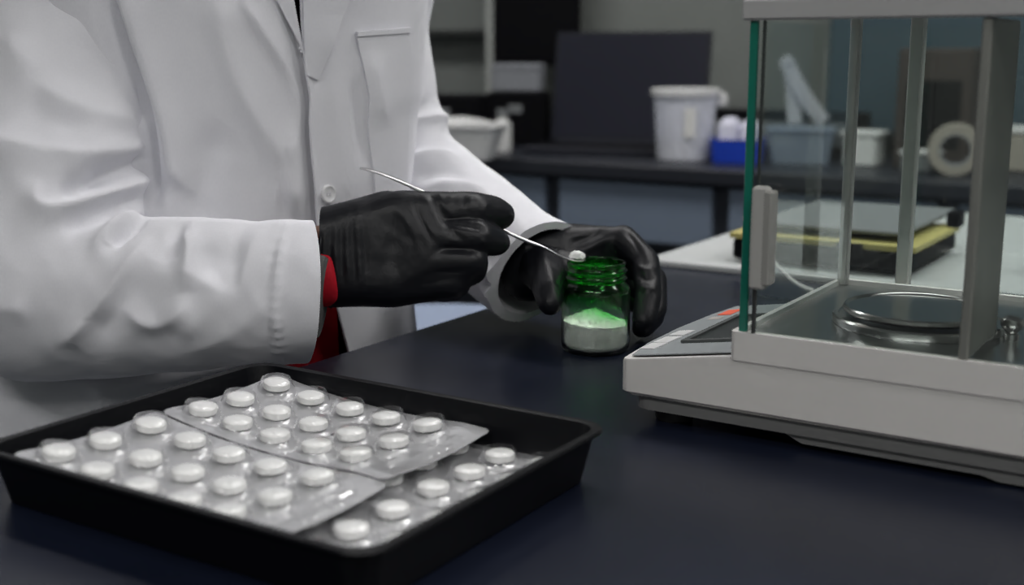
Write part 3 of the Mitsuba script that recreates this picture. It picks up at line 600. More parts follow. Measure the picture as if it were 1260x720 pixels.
LF = [
    ([(-0.1267,1.2169,1.0763), (-0.1121,1.2185,1.0843), (-0.0934,1.2198,1.0907), (-0.0690,1.2194,1.0891), (-0.0568,1.2176,1.0795)], 0.0076, 0.0108),
    ([(-0.1267,1.2128,1.0556), (-0.1056,1.2147,1.0652), (-0.0812,1.2157,1.0700), (-0.0552,1.2144,1.0636)], 0.0066, -0.0070),
    ([(-0.1267,1.2100,1.0413), (-0.1039,1.2122,1.0524), (-0.0771,1.2135,1.0588), (-0.0447,1.2116,1.0492)], 0.0066, 0.0081),
    ([(-0.1007,1.1981,1.0328), (-0.0725,1.2000,1.0423), (-0.0403,1.1987,1.0359)], 0.0066, -0.0050),
    ([(-0.0879,1.1863,1.0244), (-0.0623,1.1881,1.0338), (-0.0319,1.1872,1.0291), (-0.0120,1.1847,1.0166)], 0.0076, 0.0068),
    ([(-0.0353,1.1653,1.0213), (-0.0079,1.1642,1.0159), (0.0157,1.1611,1.0005)], 0.0095, 0.0041),
    ([(-0.0266,1.0812,0.9572), (-0.0177,1.0825,0.9637), (-0.0089,1.0819,0.9608)], 0.0066, 0.0068), ([(-0.0236,1.0788,0.9449), (-0.0133,1.0802,0.9521), (-0.0059,1.0793,0.9478)], 0.0057, -0.0050),
    ([(-0.0307,1.0695,0.9497), (-0.0176,1.0681,0.9425), (-0.0059,1.0661,0.9325)], 0.0038, 0.0054),
    ([(-0.0190,1.0675,0.9397), (-0.0132,1.0684,0.9440), (-0.0059,1.0684,0.9440)], 0.0047, 0.0054),
    ([(-0.1040,1.2649,1.1641), (-0.0982,1.2600,1.1396), (-0.0899,1.2544,1.1110)], 0.0095, 0.0054),
    ([(-0.1228,1.2365,1.1238), (-0.1064,1.2353,1.1174), (-0.0901,1.2330,1.1062)], 0.0095, 0.0068),
]
lj = [((-0.1466,1.3481,1.2755), .074), ((-0.1466,1.3312,1.1899), .056), ((-0.1361,1.3142,1.1043), .056), ((-0.1152,1.3015,1.0402), .056)]
lf = [((-0.1152,1.3015,1.0402), .056), ((-0.0497,1.2263,0.9949), .0570), ((0.0077,1.1333,0.9631), .0530), ((0.0443,1.0802,0.9521), .0560)]
def left_sleeve():
    t = skin(union([*chain(lj, 40), *chain(lf, 40)]), .0042, 25)
    t = displace(t, LF, extra=lambda P: .004 * (meshkit.fbm(P * 22, 3, 12) - .5))
    man = to_man(t); n = np.array((0.0314,1.0959,0.9544)) - np.array((-0.0497,1.2263,0.9949)); n /= np.linalg.norm(n); n += np.array([.25, -.12, -.30]); n /= np.linalg.norm(n)
    p = np.array((0.0205,1.1117,0.9569)); man = man.trim_by_plane((-n).tolist(), float(-n @ p))
    return to_tri(man - union(chain([((0.0039,1.1492,0.9659), .042), ((0.0679,1.0425,0.9419), .0530)], 40)))
add('sleeve', left_sleeve(), COAT, coat, smooth=50, label='sleeve of the arm that holds the jar')

# ---- what shows under the coat
def under_mesh(z0, z1, off, p0, p1):
    ph, z = np.meshgrid(np.linspace(p0, p1, 60), np.linspace(z0, z1, 30), indexing='ij'); return grid_mesh(tors(ph, z, off), .003)
add('black_shirt', under_mesh(.70, 1.405, -.024, -math.pi, math.pi), DARKCLOTH, person, smooth=60, label='black shirt at the coat opening')
add('red_shirt', under_mesh(.74, 1.035, -.016, -1.0, float((0.4016,0.9235)[0]) + .10), RED, person, smooth=60, label='red garment below the coat opening')
add('red_cuff', sweep(spline([(-0.1838,0.9675,0.9752), (-0.1679,0.9680,0.9778), (-0.1538,0.9715,0.9798), (-0.1468,0.9737,0.9807)], 16), [(.023, .0235)] * 12 + [(.023, .0235), (.0228, .0230), (.022, .022), (.020, .020)], n=40), RED, person, smooth=60, label='red cuff between glove and coat sleeve')
add('grey_cuff', sweep(spline([(-0.1963,0.9564,0.9706), (-0.1767,0.9560,0.9687), (-0.1569,0.9547,0.9670), (-0.1517,0.9546,0.9663)], 14), [(.0340, .0345)] * 11 + [(.0345, .0345), (.033, .034), (.031, .032)], n=48), KNIT, person, smooth=60, label='grey knitted cuff inside the coat sleeve')

# ---- body: one continuous skin (mostly covered)
def J(p): return np.array(p, float)
bz = lambda s, f, z: J([TCX + TS[0] * s + TF[0] * f, TCY + TS[1] * s + TF[1] * f, z])
bparts = []
for zlo, zhi, r0, r1, w0, w1 in ((.88, 1.02, .085, .085, .075, .065), (1.02, 1.18, .085, .09, .065, .075), (1.18, 1.29, .09, .070, .075, .085)):
    bparts.append(m3.Manifold.batch_hull([ball(bz(s * w, 0, z), r) for z, r, w in ((zlo, r0, w0), (zhi, r1, w1)) for s in (-1, 1)]))
bparts += chain([(bz(0, 0, 1.29), .075), (bz(0, .005, 1.36), .056), (bz(0, .015, 1.44), .054)])
bparts += chain([(bz(0, .015, 1.44), .054), (bz(0, .03, 1.50), .068), (bz(0, .02, 1.565), .088), (bz(0, .005, 1.60), .088)])
bparts.append(m3.Manifold.batch_hull([ball(bz(0, .085, 1.462), .022), ball(bz(0, .03, 1.47), .05), ball(bz(0, .09, 1.52), .028), ball(bz(0, .075, 1.58), .04)]))
bparts += chain([(bz(0, .112, 1.555), .008), (bz(0, .132, 1.515), .012)])
for s in (-1, 1):
    bparts.append(m3.Manifold.batch_hull([ball(bz(s * .083, -.005, 1.545), .012, 12), ball(bz(s * .086, -.015, 1.52), .009, 12), ball(bz(s * .088, -.022, 1.55), .010, 12)]))
    bparts += chain([(bz(s * .085, 0, .90), .098), (bz(s * .088, .01, .50), .066), (bz(s * .09, -.01, .10), .046)])
    bparts += chain([(bz(s * .09, -.01, .08), .040), (bz(s * .095, .09, .055), .034)])
bparts += chain([(bz(-.09, 0, 1.26), .060), ((-0.4209,1.1622,1.2632), .052), ((-0.4012,1.0537,1.1015), .046), ((-0.3834,0.9682,0.9784), .043), ((-0.3163,0.9636,0.9706), .040), ((-0.1983,0.9696,0.9855), .029), ((-0.1629,0.9904,0.9982), .0235), ((-0.1349,0.9924,0.9979), .019)])
bparts += chain([(bz(.09, 0, 1.26), .060), ((-0.1466,1.3447,1.2584), .050), ((-0.1361,1.3142,1.1043), .042), ((-0.1152,1.3015,1.0402), .040), ((-0.0497,1.2263,0.9949), .036), ((0.0078,1.1496,0.9682), .022), ((0.0291,1.1245,0.9701), .018)])
add('body', skin(union(bparts), .008, 6), SKIN, person, smooth=60)
hair = m3.Manifold.batch_hull([ball(bz(0, .0, 1.605), .098), ball(bz(0, -.02, 1.55), .092), ball(bz(0, .03, 1.625), .078)]) - m3.Manifold.batch_hull([ball(bz(0, .12, 1.56), .075), ball(bz(0, .16, 1.45), .09)])
add('hair', skin(hair, .008, 4), mat('dark_hair', (.012, .01, .009), .6), person, smooth=60)
for s in (-1, 1):
    add('eye', trimesh.creation.icosphere(2, .0115).apply_translation(bz(s * .032, .094, 1.548)), mat('eye', (.6, .6, .6), .2) if s < 0 else 'mat_eye', person, smooth=True)
add('mouth', m3.Manifold.batch_hull([ball(bz(-.022, .097, 1.482), .006, 12), ball(bz(0, .108, 1.480), .0075, 12), ball(bz(.022, .097, 1.482), .006, 12)]), mat('lips', (.3, .12, .1), .5), person, smooth=40)
legs = []
for s in (-1, 1): legs += chain([(bz(s * .085, -.02, .84), .098), (bz(s * .088, .01, .50), .082), (bz(s * .09, -.008, .09), .070)])
add('trousers', skin(union(legs).trim_by_plane([0, 0, 1], .045), .014, 4), mat('trousers', (.02, .022, .03), .8, spec=.1), person, smooth=60)
for s in (-1, 1):
    sh = m3.Manifold.batch_hull([ball(bz(s * .09, -.03, .052), .050), ball(bz(s * .096, .10, .040), .046), ball(bz(s * .098, .16, .03), .036)]).trim_by_plane([0, 0, 1], .002)
    add('shoe', sh, BLACKPL, person, smooth=40)

# ---- gloves
def hand(parts, edge, it, fl, cut_p=None, cut_n=None, amp=.0012):
    t = skin(union(parts), edge, it)
    t = displace(t, fl, extra=lambda P: amp * (meshkit.fbm(P * 60, 3, 6) - .5))
    if cut_p is not None:
        n = np.asarray(cut_n, float); n /= np.linalg.norm(n); man = to_man(t).trim_by_plane(n.tolist(), float(n @ np.asarray(cut_p))); t = to_tri(man)
    return t
def mm(*a): return [(p, r / 1000) for p, r in a]
def H(*a): return m3.Manifold.batch_hull([ball(p, r / 1000) for p, r in a])
RH = []
RH.append(H(((-0.1745,0.9888,1.0053), 26), ((-0.1705,0.9830,0.9763), 24), ((-0.1208,0.9920,1.0217), 21.5), ((-0.1195,0.9830,0.9763), 22)))
RH.append(H(((-0.1766,1.0006,1.0034), 24), ((-0.1725,0.9948,0.9741), 22), ((-0.1025,0.9987,1.0296), 19), ((-0.0973,0.9828,0.9750), 22)))
RH.append(H(((-0.1208,0.9920,1.0217), 20), ((-0.1195,0.9830,0.9763), 22), ((-0.0926,0.9937,1.0303), 19), ((-0.0940,0.9823,0.9723), 19)))
RH.append(H(((-0.0926,0.9937,1.0303), 19), ((-0.0940,0.9825,0.9737), 20), ((-0.0631,0.9937,1.0303), 18), ((-0.0633,0.9829,1.0116), 17.5), ((-0.0680,0.9790,0.9920), 17.5), ((-0.0764,0.9806,0.9740), 17)))
RH += chain(mm(((-0.0631,0.9937,1.0303), 18), ((-0.0322,0.9940,1.0316), 16.2), ((-0.0164,1.0096,1.0282), 14.6), ((-0.0097,1.0212,1.0246), 12.6)))           # index
RH += chain(mm(((-0.0633,0.9829,1.0116), 17.5), ((-0.0292,0.9799,1.0120), 15.2), ((-0.0175,0.9942,1.0071), 13.2), ((-0.0130,1.0049,1.0041), 11.8)))        # middle
RH += chain(mm(((-0.0680,0.9790,0.9920), 17.5), ((-0.0346,0.9760,0.9925), 15.6), ((-0.0340,0.9964,0.9821), 13.2), ((-0.0449,1.0131,0.9735), 12.0)))        # ring
RH += chain(mm(((-0.0764,0.9806,0.9740), 17), ((-0.0480,0.9769,0.9761), 15.0), ((-0.0503,0.9938,0.9688), 13.0), ((-0.0608,1.0111,0.9633), 12.0)))           # little finger
RH.append(H(((-0.0680,0.9790,0.9920), 17), ((-0.0386,0.9775,0.9895), 15.5), ((-0.0764,0.9806,0.9740), 17), ((-0.0521,0.9791,0.9770), 15)))
RH += chain(mm(((-0.1235,1.0137,1.0180), 17), ((-0.0883,1.0454,1.0235), 15), ((-0.0501,1.0588,1.0189), 13), ((-0.0213,1.0516,1.0134), 11.2)))            # thumb, behind
RGF = [([shifted((-0.1494,0.9781,1.0283), 4 * i, 1.4 * i), shifted((-0.1514,0.9739,1.0076), 4.6 * i, 0), shifted((-0.1494,0.9673,0.9739), 4.6 * i, -.6 * i)], .0024, .0011 * (1 if i % 2 == 0 else -.6)) for i in range(8)] + [
    ([(-0.0681,0.9722,1.0502), (-0.0589,0.9689,1.0335), (-0.0484,0.9661,1.0194), (-0.0340,0.9641,1.0091)], .0035, -.0016),
    ([(-0.0733,0.9719,1.0489), (-0.0641,0.9686,1.0322), (-0.0556,0.9656,1.0168)], .0030, .0008),
    ([(-0.0602,0.9722,1.0502), (-0.0510,0.9689,1.0335), (-0.0425,0.9674,1.0258)], .0030, .0009),
    ([(-0.0798,0.9704,1.0412), (-0.0707,0.9666,1.0220), (-0.0615,0.9638,1.0079)], .0026, -.0014),
    ([(-0.0537,0.9672,1.0252), (-0.0362,0.9719,1.0232), (-0.0199,0.9813,1.0192)], .0026, -.0018),
    ([(-0.0589,0.9633,1.0053), (-0.0406,0.9630,1.0040), (-0.0222,0.9625,1.0014)], .0028, -.0010),
    ([(-0.0654,0.9595,0.9860), (-0.0458,0.9597,0.9873), (-0.0262,0.9602,0.9899)], .0028, -.0006),
    ([(-0.0487,0.9769,1.0484), (-0.0506,0.9759,1.0432), (-0.0487,0.9746,1.0368)], .0020, .0006), ([(-0.0329,0.9767,1.0471), (-0.0342,0.9754,1.0406), (-0.0329,0.9739,1.0329)], .0018, .0006), ([(-0.0381,0.9767,1.0471), (-0.0395,0.9754,1.0406), (-0.0381,0.9744,1.0355)], .0018, -.0005),
    ([(-0.0199,0.9856,1.0407), (-0.0219,0.9843,1.0342), (-0.0206,0.9830,1.0277)], .0018, .0006),
    ([(-0.0047,1.0045,1.0330), (-0.0020,1.0037,1.0290), (-0.0027,1.0026,1.0237)], .0030, .0012),
    ([(-0.0224,0.9699,1.0129), (-0.0237,0.9689,1.0077)], .0022, .0012), ([(-0.1184,0.9703,1.0148), (-0.1052,0.9677,1.0019), (-0.0855,0.9662,0.9942)], .006, .0005), ([(-0.1118,0.9739,1.0329), (-0.0921,0.9709,1.0180), (-0.0723,0.9690,1.0084)], .004, -.0004), ([(-0.1000,0.9754,1.0406), (-0.0822,0.9716,1.0213), (-0.0723,0.9664,0.9955)], .003, .0005)]
gl = add('glove', hand(RH, .0022, 7, RGF, (-0.1537,0.9862,0.9921), np.array((-0.1141,0.9867,0.9947)) - np.array((-0.1550,0.9862,0.9921))), GLOVE, person, smooth=60, label='black nitrile glove holding the spatula')
a_ = np.arange(49) * 2 * np.pi / 48
wc = np.array((-0.1536,0.9900,0.9908)); ax = np.array((-0.1141,0.9867,0.9947)) - np.array((-0.1550,0.9862,0.9921)); ax /= np.linalg.norm(ax); e1 = np.cross(ax, [0, 1, 0]); e1 /= np.linalg.norm(e1); e2 = np.cross(ax, e1)
bead = wc + np.cos(a_)[:, None] * e1 * .0385 + np.sin(a_)[:, None] * e2 * .0285 + ax * (.0015 * np.sin(3 * a_))[:, None]
add('rolled_edge', sweep(bead, .0017, up=ax, n=8, cap=False), GLOVE, gl, smooth=60)
LH = []
LH.append(H(((-0.0242,1.1881,0.9822), 25), ((-0.0242,1.1857,0.9704), 25), ((0.0457,1.1215,0.9806), 24), ((0.0440,1.1122,0.9591), 23)))
LH.append(H(((0.0169,1.1280,0.9773), 28), ((0.0153,1.1235,0.9547), 26), ((0.0457,1.1215,0.9806), 24), ((0.0440,1.1122,0.9591), 23)))
LH.append(H(((0.0457,1.1215,0.9806), 24), ((0.0440,1.1122,0.9591), 22), ((0.0800,1.1226,0.9859), 16), ((0.0807,1.1254,0.9489), 16)))
LH.append(H(((0.0800,1.1226,0.9859), 16), ((0.0807,1.1254,0.9489), 16), ((0.1030,1.1159,0.9884), 13), ((0.1086,1.1248,0.9716), 13), ((0.1096,1.1311,0.9518), 13), ((0.1070,1.1327,0.9341), 12)))
LH += chain(mm(((0.1030,1.1159,0.9884), 15), ((0.1222,1.0944,0.9722), 13.4), ((0.1226,1.0660,0.9474), 12.0), ((0.1168,1.0486,0.9266), 10.8)))       # index round the jar
LH += chain(mm(((0.1086,1.1248,0.9716), 13), ((0.1310,1.1030,0.9539), 12.6), ((0.1294,1.0781,0.9314), 11.8), ((0.1183,1.0616,0.9200), 10.8)))
LH += chain(mm(((0.1096,1.1311,0.9518), 13), ((0.1319,1.1135,0.9349), 11.0), ((0.1301,1.0884,0.9216), 10.0), ((0.1206,1.0748,0.9148), 9.2)))
LH += chain(mm(((0.1070,1.1327,0.9341), 12), ((0.1269,1.1212,0.9223), 10), ((0.1242,1.1012,0.9142), 9.2), ((0.1186,1.0903,0.9105), 8.6)))
LH += chain(mm(((0.0284,1.0978,0.9640), 22), ((0.0327,1.0648,0.9618), 17.0), ((0.0320,1.0398,0.9541), 13.6), ((0.0331,1.0282,0.9471), 11.2)))         # thumb
LH.append(H(((0.0366,1.0717,0.9605), 11), ((0.0454,1.1127,0.9721), 16), ((0.0808,1.1319,0.9766), 10)))                                        # web between thumb and index
LGF = [([(0.0521,1.0975,0.9882), (0.0656,1.0981,0.9912), (0.0857,1.0999,0.9999)], .004, -.0025), ([(0.0566,1.0958,0.9795), (0.0715,1.0967,0.9839), (0.0909,1.0987,0.9941)], .004, .002),
       ([(0.1034,1.0897,0.9999), (0.1122,1.0877,0.9898), (0.1166,1.0851,0.9768)], .0025, -.0015), ([(0.1134,1.0738,0.9712), (0.1207,1.0732,0.9684), (0.1288,1.0735,0.9698)], .002, .0015), ([(0.1127,1.0724,0.9641), (0.1214,1.0718,0.9612), (0.1302,1.0722,0.9634)], .002, -.0012),
       ([(0.1131,1.0606,0.9559), (0.1210,1.0601,0.9538), (0.1290,1.0606,0.9559)], .002, .0013), ([(0.0253,1.0975,0.9882), (0.0325,1.0841,0.9717), (0.0340,1.0805,0.9536)], .004, .002), ([(0.0150,1.1089,0.9941), (0.0188,1.1045,0.9720), (0.0165,1.1009,0.9535)], .004, -.0015)]
add('glove', hand(LH, .0024, 7, LGF), GLOVE, person, smooth=60, label='black nitrile glove round the glass jar')
# ------------------------------------------------------------------ on the bench behind the balance
BZ = .90
board = thing('white_board', 'white flat board covering the far end of the dark bench', 'board')
add('surface', cbox(-.66, .27, 1.345, 2.02, BZ, BZ + .008, .0015), BOARD, board, GRID)
s2 = thing('scale', 'low black scale with a yellow edge and flat grey plate on the white board', 'scale')
z0 = BZ + .008
add('base', cbox(-.562, -.345, 1.385, 1.60, z0 + .004, z0 + .030, .004), BLACKPL, s2, GRID)
add('trim', slab(rrect(-.566, -.341, 1.381, 1.604, .006), z0 + .030, z0 + .036), YELLOW, s2, GRID, label='yellow edge strip')
add('plate', cbox(-.545, -.360, 1.405, 1.66, z0 + .044, z0 + .050, .002), GREYPL, s2, GRID, label='flat grey plate')
add('plate_support', cbox(-.50, -.40, 1.45, 1.56, z0 + .036, z0 + .044), BLACKPL, s2, GRID)
add('clip', cbox(-.430, -.400, 1.375, 1.384, z0 + .020, z0 + .036, .001), BLACKPL, s2, GRID)
add('clip', cbox(-.352, -.336, 1.57, 1.60, z0 + .036, z0 + .056, .002), BLACKPL, s2, GRID)
for (u, v) in ((-.54, 1.41), (-.37, 1.41), (-.54, 1.58), (-.37, 1.58)): add('foot', cbox(u - .01, u + .01, v - .01, v + .01, z0, z0 + .0045), RUBBER, s2, GRID)
k = thing('plastic_guard', 'curved clear plastic strip standing behind the balance chamber', 'plastic strip')
q = spline([[-.490, 1.240, .085], [-.478, 1.238, .070], [-.455, 1.234, .042], [-.430, 1.230, .022], [-.405, 1.226, .014]], 24)
ga = np.array([[[x + dx, y, BZ + z * t] for t in np.linspace(0.02, 1, 6)] for x, y, z in q for dx in (0,)])
add('sheet', grid_mesh(ga, .0012), 'mat_clear_plastic', k, GRID, smooth=40)
add('rim', sweep([[x, y, BZ + z] for x, y, z in q], .0022, n=8), WHITEPL, k, GRID, smooth=40)
k = thing('notebook', 'dark closed notebook lying on the bench at the right edge of the picture', 'notebook')
add('cover', cbox(-.245, .0, 1.20, 1.335, BZ, BZ + .012, .002), mat('notebook', (.02, .026, .035), .5), k, GRID)
add('pages', cbox(-.24, .002, 1.205, 1.33, BZ + .003, BZ + .009), WHITEPL, k, GRID)
k = thing('black_canister', 'black round canister standing on the white board at the right edge', 'canister')
CM = T().translate([*g2w(-.195, 1.50, z0)])
add('body', lathe([(0, 0), (.030, 0), (.034, .004), (.036, .03), (.034, .05), (.026, .058), (0, .058)], 40), BLACKPL, k, CM, smooth=40)
add('lid', lathe([(0, .058), (.027, .058), (.028, .062), (.026, .068), (0, .069)], 40), GREYPL, k, CM, smooth=40)

# ------------------------------------------------------------------ stool glimpsed beyond the bench edge
st = thing('lab_stool', 'pale blue padded stool behind the bench, glimpsed under the gloved hand', 'stool')
SC = g2w(-1.10, 1.50, 0)
SM = T().translate([float(SC[0]), float(SC[1]), 0])
add('seat', lathe([(0, .655), (.24, .655), (.265, .665), (.272, .69), (.265, .715), (.24, .725), (0, .728)], 56), STOOLM, st, SM, smooth=40, label='pale blue padded seat')
add('column', lathe([(0, .05), (.03, .05), (.03, .655), (0, .655)], 24), ALU, st, SM, smooth=40)
for i in range(5):
    a = i * 2 * math.pi / 5
    add('leg', sweep([[.02 * math.cos(a), .02 * math.sin(a), .075], [.26 * math.cos(a), .26 * math.sin(a), .02]], [(.014, .018), (.012, .014)], n=10), BLACKPL, st, SM, smooth=40)

# ------------------------------------------------------------------ back bench
bb = thing('back_bench', 'dark topped bench with blue grey drawers along the back wall', 'bench')
V = 2.565
add('countertop', cbox(-3.1, 1.6, V, 3.30, .865, .90, .004), mat('back_top', (.014, .016, .022), .4), bb, GRID)
cuts = [-3.05, -2.55, -2.03, -1.535, -1.085, -.58, -.08, .42, .92, 1.42]
add('apron', cbox(-3.05, 1.55, V + .05, 3.25, .70, .865), CABDARK, bb, GRID)
for i in range(len(cuts) - 1):
    dk = add('drawer', cbox(cuts[i] + .022, cuts[i + 1] - .022, V + .025, V + .05, .715, .855, .003), CABINET, bb, GRID, label='blue grey drawer front')
for u in (-3.02, -1.085, -.58, .42, 1.40):
    add('support', cbox(u - .025, u + .025, V + .04, 3.2, 0, .70, .002), CABINET, bb, GRID)
add('support', cbox(-1.06, -.60, V + .06, 3.2, .08, .70, .002), CABINET, bb, GRID)
add('back_panel', cbox(-3.05, 1.55, 3.20, 3.24, 0, .70), CABDARK, bb, GRID)

def at(u, v, z=.90): return T().translate([*[float(x) for x in g2w(u, v, 0)[:2]], z]).rotate([0, 0, 1], ROT)
lp = thing('laptop', 'open dark laptop with a blank screen on the back bench', 'laptop')
LM = T().translate([*[float(x) for x in (0.2702,3.3154,0.9144)][:2], .90]).rotate([0, 0, 1], -22)
add('base', cbox(-.185, .195, -.185, .10, 0, .018, .004), LAPTOPM, lp, LM)
add('keyboard', cat_(*[cbox(-.17 + i * .023, -.150 + i * .023, -.16 + j * .03, -.135 + j * .03, .017, .0195, .0008) for i in range(15) for j in range(5)]), BLACKPL, lp, LM)
SM2 = LM @ T().translate([0, .10, .015]).rotate([1, 0, 0], -10)
sc = add('screen', cbox(-.215, .235, 0, .010, 0, .308, .003), LAPTOPM, lp, SM2, label='dark blank screen')
add('display', cbox(-.203, .223, -.001, .0, .016, .296), mat('screen_off', (.02, .021, .032), .25), sc, SM2)

bk = thing('bucket', 'white translucent plastic pail with pale powder in it on the back bench', 'bucket')
BKM = T().translate([*[float(x) for x in (0.4240,2.9971,0.9539)][:2], .90])
add('body', lathe([(0, 0), (.062, 0), (.066, .004), (.076, .158), (.081, .160), (.082, .170), (.078, .172), (.074, .168), (.0635, .006), (0, .004)], 48), FROST, bk, BKM, smooth=40)
add('rim', lathe([(.077, .158), (.084, .158), (.085, .172), (.080, .175), (.077, .172)], 48, True), WHITEPL, bk, BKM, smooth=40)
add('spout', cbox(.078, .100, -.02, .02, .130, .165, .006), WHITEPL, bk, BKM)
add('label', (lambda m: m)(cbox(-.012, .016, -.0755, -.073, .06, .13)), mat('label_white', (.6, .6, .58), .6), bk, BKM)
stuff('pail_powder', lathe([(0, .006), (.060, .006), (.0665, .052), (.04, .058), (0, .060)], 40), mat('pail_powder', (.66, .65, .58), .9), 'pale powder in the bottom of the white pail', 'powder', BKM, smooth=40)

tb = thing('tub', 'rumpled white plastic tub on the back bench behind the sleeve', 'tub')
TBM = T().translate([*[float(x) for x in (-0.1358,3.0365,0.9472)][:2], .90]).rotate([0, 0, 1], -12)
def rr(w, l, r, z): return ringpts(w, l, r, z)
add('body', loft([rr(.085, .06, .02, 0), rr(.088, .063, .022, .004), rr(.112, .078, .028, .080), rr(.122, .086, .03, .082), rr(.121, .085, .03, .087), rr(.108, .075, .027, .084), rr(.083, .06, .02, .008)], True, True), WHITEPL, tb, TBM, smooth=35)
lin = trimesh.creation.icosphere(4, 1.0); lv = lin.vertices * (1 + .35 * (meshkit.fbm(lin.vertices * 2.5, 3, 1) - .5)[:, None]); lin.vertices = lv * [.09, .06, .022] + [0, 0, .082]
add('liner', lin, WHITEPL, tb, TBM, smooth=60)
kn = thing('white_knob_bottle', 'small white bottle behind the tub on the back bench', 'bottle')
KM = T().translate([*[float(x) for x in (-0.0261,3.2712,1.0000)][:2], .90]) @ T().scale([.8, .8, .95])
add('body', lathe([(0, 0), (.03, 0), (.032, .004), (.032, .075), (.016, .092), (.016, .098), (0, .098)], 32), WHITEPL, kn, KM, smooth=40)
add('cap', lathe([(0, .098), (.020, .098), (.021, .1), (.020, .118), (0, .119)], 32), GREYPL, kn, KM, smooth=40)

bx = thing('blue_tub', 'blue box with white packets in it beside the white pail on the back bench', 'box')
BXM = T().translate([*[float(x) for x in (0.5468,2.9321,0.9350)][:2], .90]).rotate([0, 0, 1], -20)
add('body', loft([rr(.055, .05, .012, 0), rr(.057, .052, .013, .003), rr(.061, .058, .014, .056), rr(.063, .06, .014, .058), rr(.059, .056, .013, .056), rr(.053, .048, .01, .006)], True, True), BLUEPL, bx, BXM, smooth=35)
for i, (w0, w1, lab) in enumerate(((-.046, .000, 'white paper packet in the blue box, on the side next to the white pail'), (.005, .046, 'white paper packet in the blue box, on the side next to the pale blue tray'))):
    pk_ = thing('paper_packet', lab, 'packet')
    add('wrap', cbox(w0, w1, -.042, .042, .012, .100 - .006 * i, .008), mat('packet', (.62, .62, .72), .6) if i == 0 else 'mat_packet', pk_, BXM)
    add('fold', cbox(w0 + .006, w1 - .006, -.02, .02, .090, .108 - .006 * i, .006), 'mat_packet', pk_, BXM)
ct = thing('clear_tray', 'pale translucent blue storage tray on the back bench seen through the glass', 'tray')
CTM = T().translate([*[float(x) for x in (0.6937,2.9306,0.9273)][:2], .90]).rotate([0, 0, 1], -14)
add('body', loft([rr(.066, .06, .015, 0), rr(.068, .062, .016, .003), rr(.077, .074, .018, .078), rr(.082, .08, .02, .080), rr(.081, .079, .02, .084), rr(.075, .072, .017, .080), rr(.065, .06, .014, .006)], True, True), PALEBLUE, ct, CTM, smooth=35)
fn_ = thing('plastic_scoop', 'translucent plastic scoop propped on end in the storage tray on the back bench', 'scoop')
FM = T().translate([*[float(x) for x in (0.7240,3.0040,0.9893)][:2], .945])
for nm, pts in (('blade', [(0.6760,3.0336,1.1384), (0.7100,3.0204,1.0717), (0.7680,3.0048,0.9932)]), ('side', [(0.6886,3.0524,1.1303), (0.6966,3.0367,1.0513), (0.7007,3.0242,0.9881)])):
    add(nm, sweep(spline(pts, 12), [(.018, .004)] * 12, up=(0, 1, 0), n=12), FROST, fn_, smooth=40)
add('handle', sweep([(0.6720,3.0343,1.1423), (0.6863,3.0422,1.1304)], .016, n=12), FROST, fn_, smooth=40)

# things farther back on the same bench
def item_box(name, lab, c, p, w, h, dep, m_, rot=ROT, z=.90, part='body', cham=.006, group=None):
    t = thing(name, lab, c, group)
    M = T().translate([float(p[0]), float(p[1]), z]).rotate([0, 0, 1], rot)
    add(part, cbox(-w / 2, w / 2, 0, dep, 0, h, cham), m_, t, M); return t, M
t, M = item_box('carton', 'small white carton on the back bench seen through the balance glass', 'box', (0.8005,2.8095,0.9332), .075, .070, .09, WHITEPL)
add('lid', cbox(-.046, .046, -.003, .093, .070, .082, .003), WHITEPL, t, M)
t, M = item_box('instrument', 'tall dark brown instrument at the back seen through the balance glass', 'instrument', (0.9401,2.7356,0.9719), .165, .27, .15, BROWN)
add('panel', cbox(-.06, .06, -.004, .001, .05, .2, .002), BLACKPL, t, M)
t, M = item_box('instrument', 'long low black instrument behind the blue box and the pale blue tray', 'instrument', (0.6674,3.0795,0.9585), .42, .115, .10, BLACKPL)
add('panel', cbox(-.19, .19, -.004, .001, .03, .09, .002), GREYPL, t, M)
t, M = item_box('grey_box', 'grey low box on the back bench left of the tape roll', 'box', (0.8890,2.6638,0.9183), .075, .040, .07, GREYPL)
add('lid', cbox(-.04, .04, -.003, .073, .040, .048, .002), WHITEPL, t, M)
tr = thing('tape_roll', 'beige roll of tape standing on edge on the back bench', 'tape roll')
a = np.arange(65) * 2 * np.pi / 64; p = (0.9510,2.6081,0.9460)
RM = T().translate([float(p[0]), float(p[1]), .956]).rotate([0, 0, 1], -20).rotate([1, 0, 0], 90)
add('roll', lathe([(.034, -.014), (.054, -.014), (.056, -.012), (.056, .012), (.054, .014), (.034, .014)], 48, True), BEIGE, tr, RM, smooth=40)
add('core', lathe([(.031, -.0135), (.034, -.0135), (.034, .0135), (.031, .0135)], 48, True), CARD, tr, RM, smooth=40)
t, M = item_box('carton', 'beige carton on the back bench to the right of the balance upright', 'box', (1.1283,2.6631,0.9148), .16, .085, .12, BEIGE)
add('lid', cbox(-.083, .083, -.003, .123, .085, .098, .003), WHITEPL, t, M)
# wall cabinet at right
wc_ = thing('cabinet', 'dark blue tall cabinet behind the back bench seen through the balance glass', 'cabinet')
add('body', cbox(-1.02, .60, 3.12, 3.315, .95, 1.80, .003), TEALCAB, wc_, GRID)
for i, (a0, b0) in enumerate(((-1.01, -.62), (-.61, -.22), (-.21, .19), (.2, .59))):
    dk = add('door', cbox(a0, b0, 3.102, 3.12, .96, 1.79, .003), TEALCAB, wc_, GRID)
    add('handle', cbox(b0 - .045, b0 - .03, 3.085, 3.102, 1.27, 1.39, .003), ALU, dk, GRID)
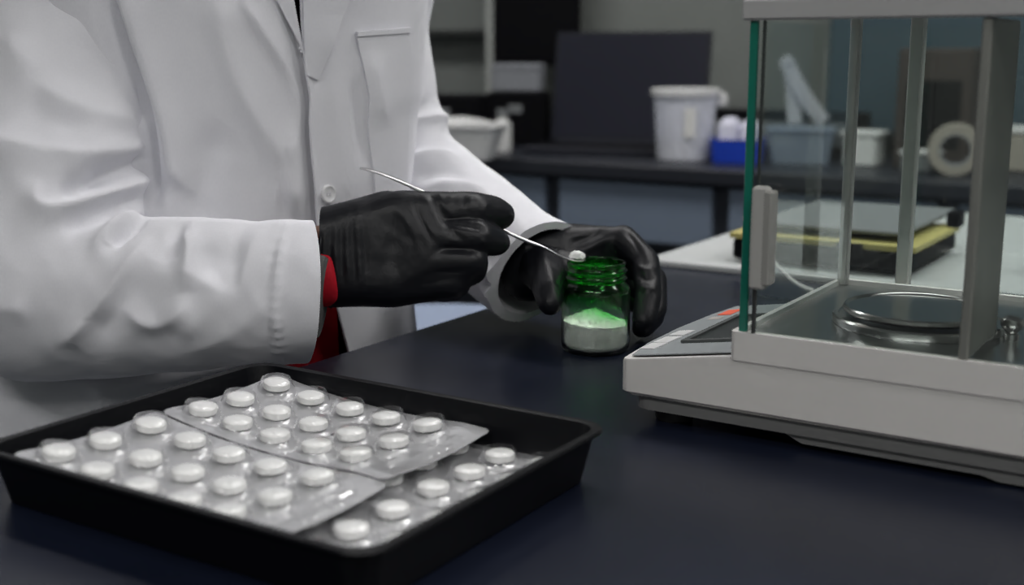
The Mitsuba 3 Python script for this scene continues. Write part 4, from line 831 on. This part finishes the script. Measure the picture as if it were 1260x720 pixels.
# left of the laptop
mo = thing('monitor', 'black monitor above and behind the laptop on the back bench', 'monitor')
p = (0.0761,3.6857,0.9310); MM = T().translate([float(p[0]), float(p[1]), .90]).rotate([0, 0, 1], -10)
add('base', slab(rrect(-.19, .03, -.08, .08, .03), 0, .014), BLACKPL, mo, MM)
add('column', cbox(-.10, -.06, .01, .03, .012, .40, .003), BLACKPL, mo, MM)
add('screen', cbox(-.128, .128, -.03, .01, .223, .66, .004), BLACKPL, mo, MM, label='black screen')
add('display', cbox(-.118, .118, -.0315, -.029, .235, .65), mat('monitor_off', (.003, .003, .004), .4, spec=.1), mo, MM)
t, M = item_box('black_case', 'black case under the pale grey box, between tub and laptop', 'case', (0.0093,3.4798,0.9208), .172, .150, .10, BLACKPL, rot=-12)
add('latch', cbox(-.02, .02, -.004, .001, .09, .115, .002), GREYPL, t, M)
t, M2 = item_box('pale_box', 'pale grey box lying on the black case below the monitor', 'box', (0.0093,3.4798,0.9208), .142, .080, .09, CARD, rot=-12, z=1.05)
add('lid', cbox(-.07, .07, -.003, .093, .062, .077, .002), CARD, t, M2)
t, M = item_box('black_case', 'long black case behind the white tub, left of the pale grey box', 'case', (-0.1837,3.2384,0.9373), .19, .150, .12, BLACKPL, rot=-12)
add('latch', cbox(-.02, .02, -.004, .001, .09, .115, .002), GREYPL, t, M)
sh = thing('shelf_unit', 'grey shelf unit with an upright post on the back wall behind the arm', 'shelf')
pp = (-0.0609,3.8558,1.1724); pu, pv = float(np.array(pp[:2]) @ DU), float(np.array(pp[:2]) @ DV)
pv = 3.20
add('post', cbox(pu - .014, pu + .014, pv, pv + .03, .90, 1.75, .002), mat('shelf_grey', (.5, .52, .5), .6), sh, GRID)
add('post', cbox(pu - 1.0, pu - .97, pv, pv + .03, .90, 1.75, .002), 'mat_shelf_grey', sh, GRID)
for z in (1.225, 1.48, 1.72): add('shelf', cbox(pu - 1.0, pu + .01, pv + .005, 3.31, z - .012, z + .006, .002), mat('shelf_dark', (.035, .038, .037), .5) if z < 1.3 else 'mat_shelf_dark', sh, GRID)
add('back_panel', cbox(pu - 1.0, pu - .01, 3.295, 3.312, .90, 1.75), mat('shelf_back', (.20, .215, .207), .6), sh, GRID)
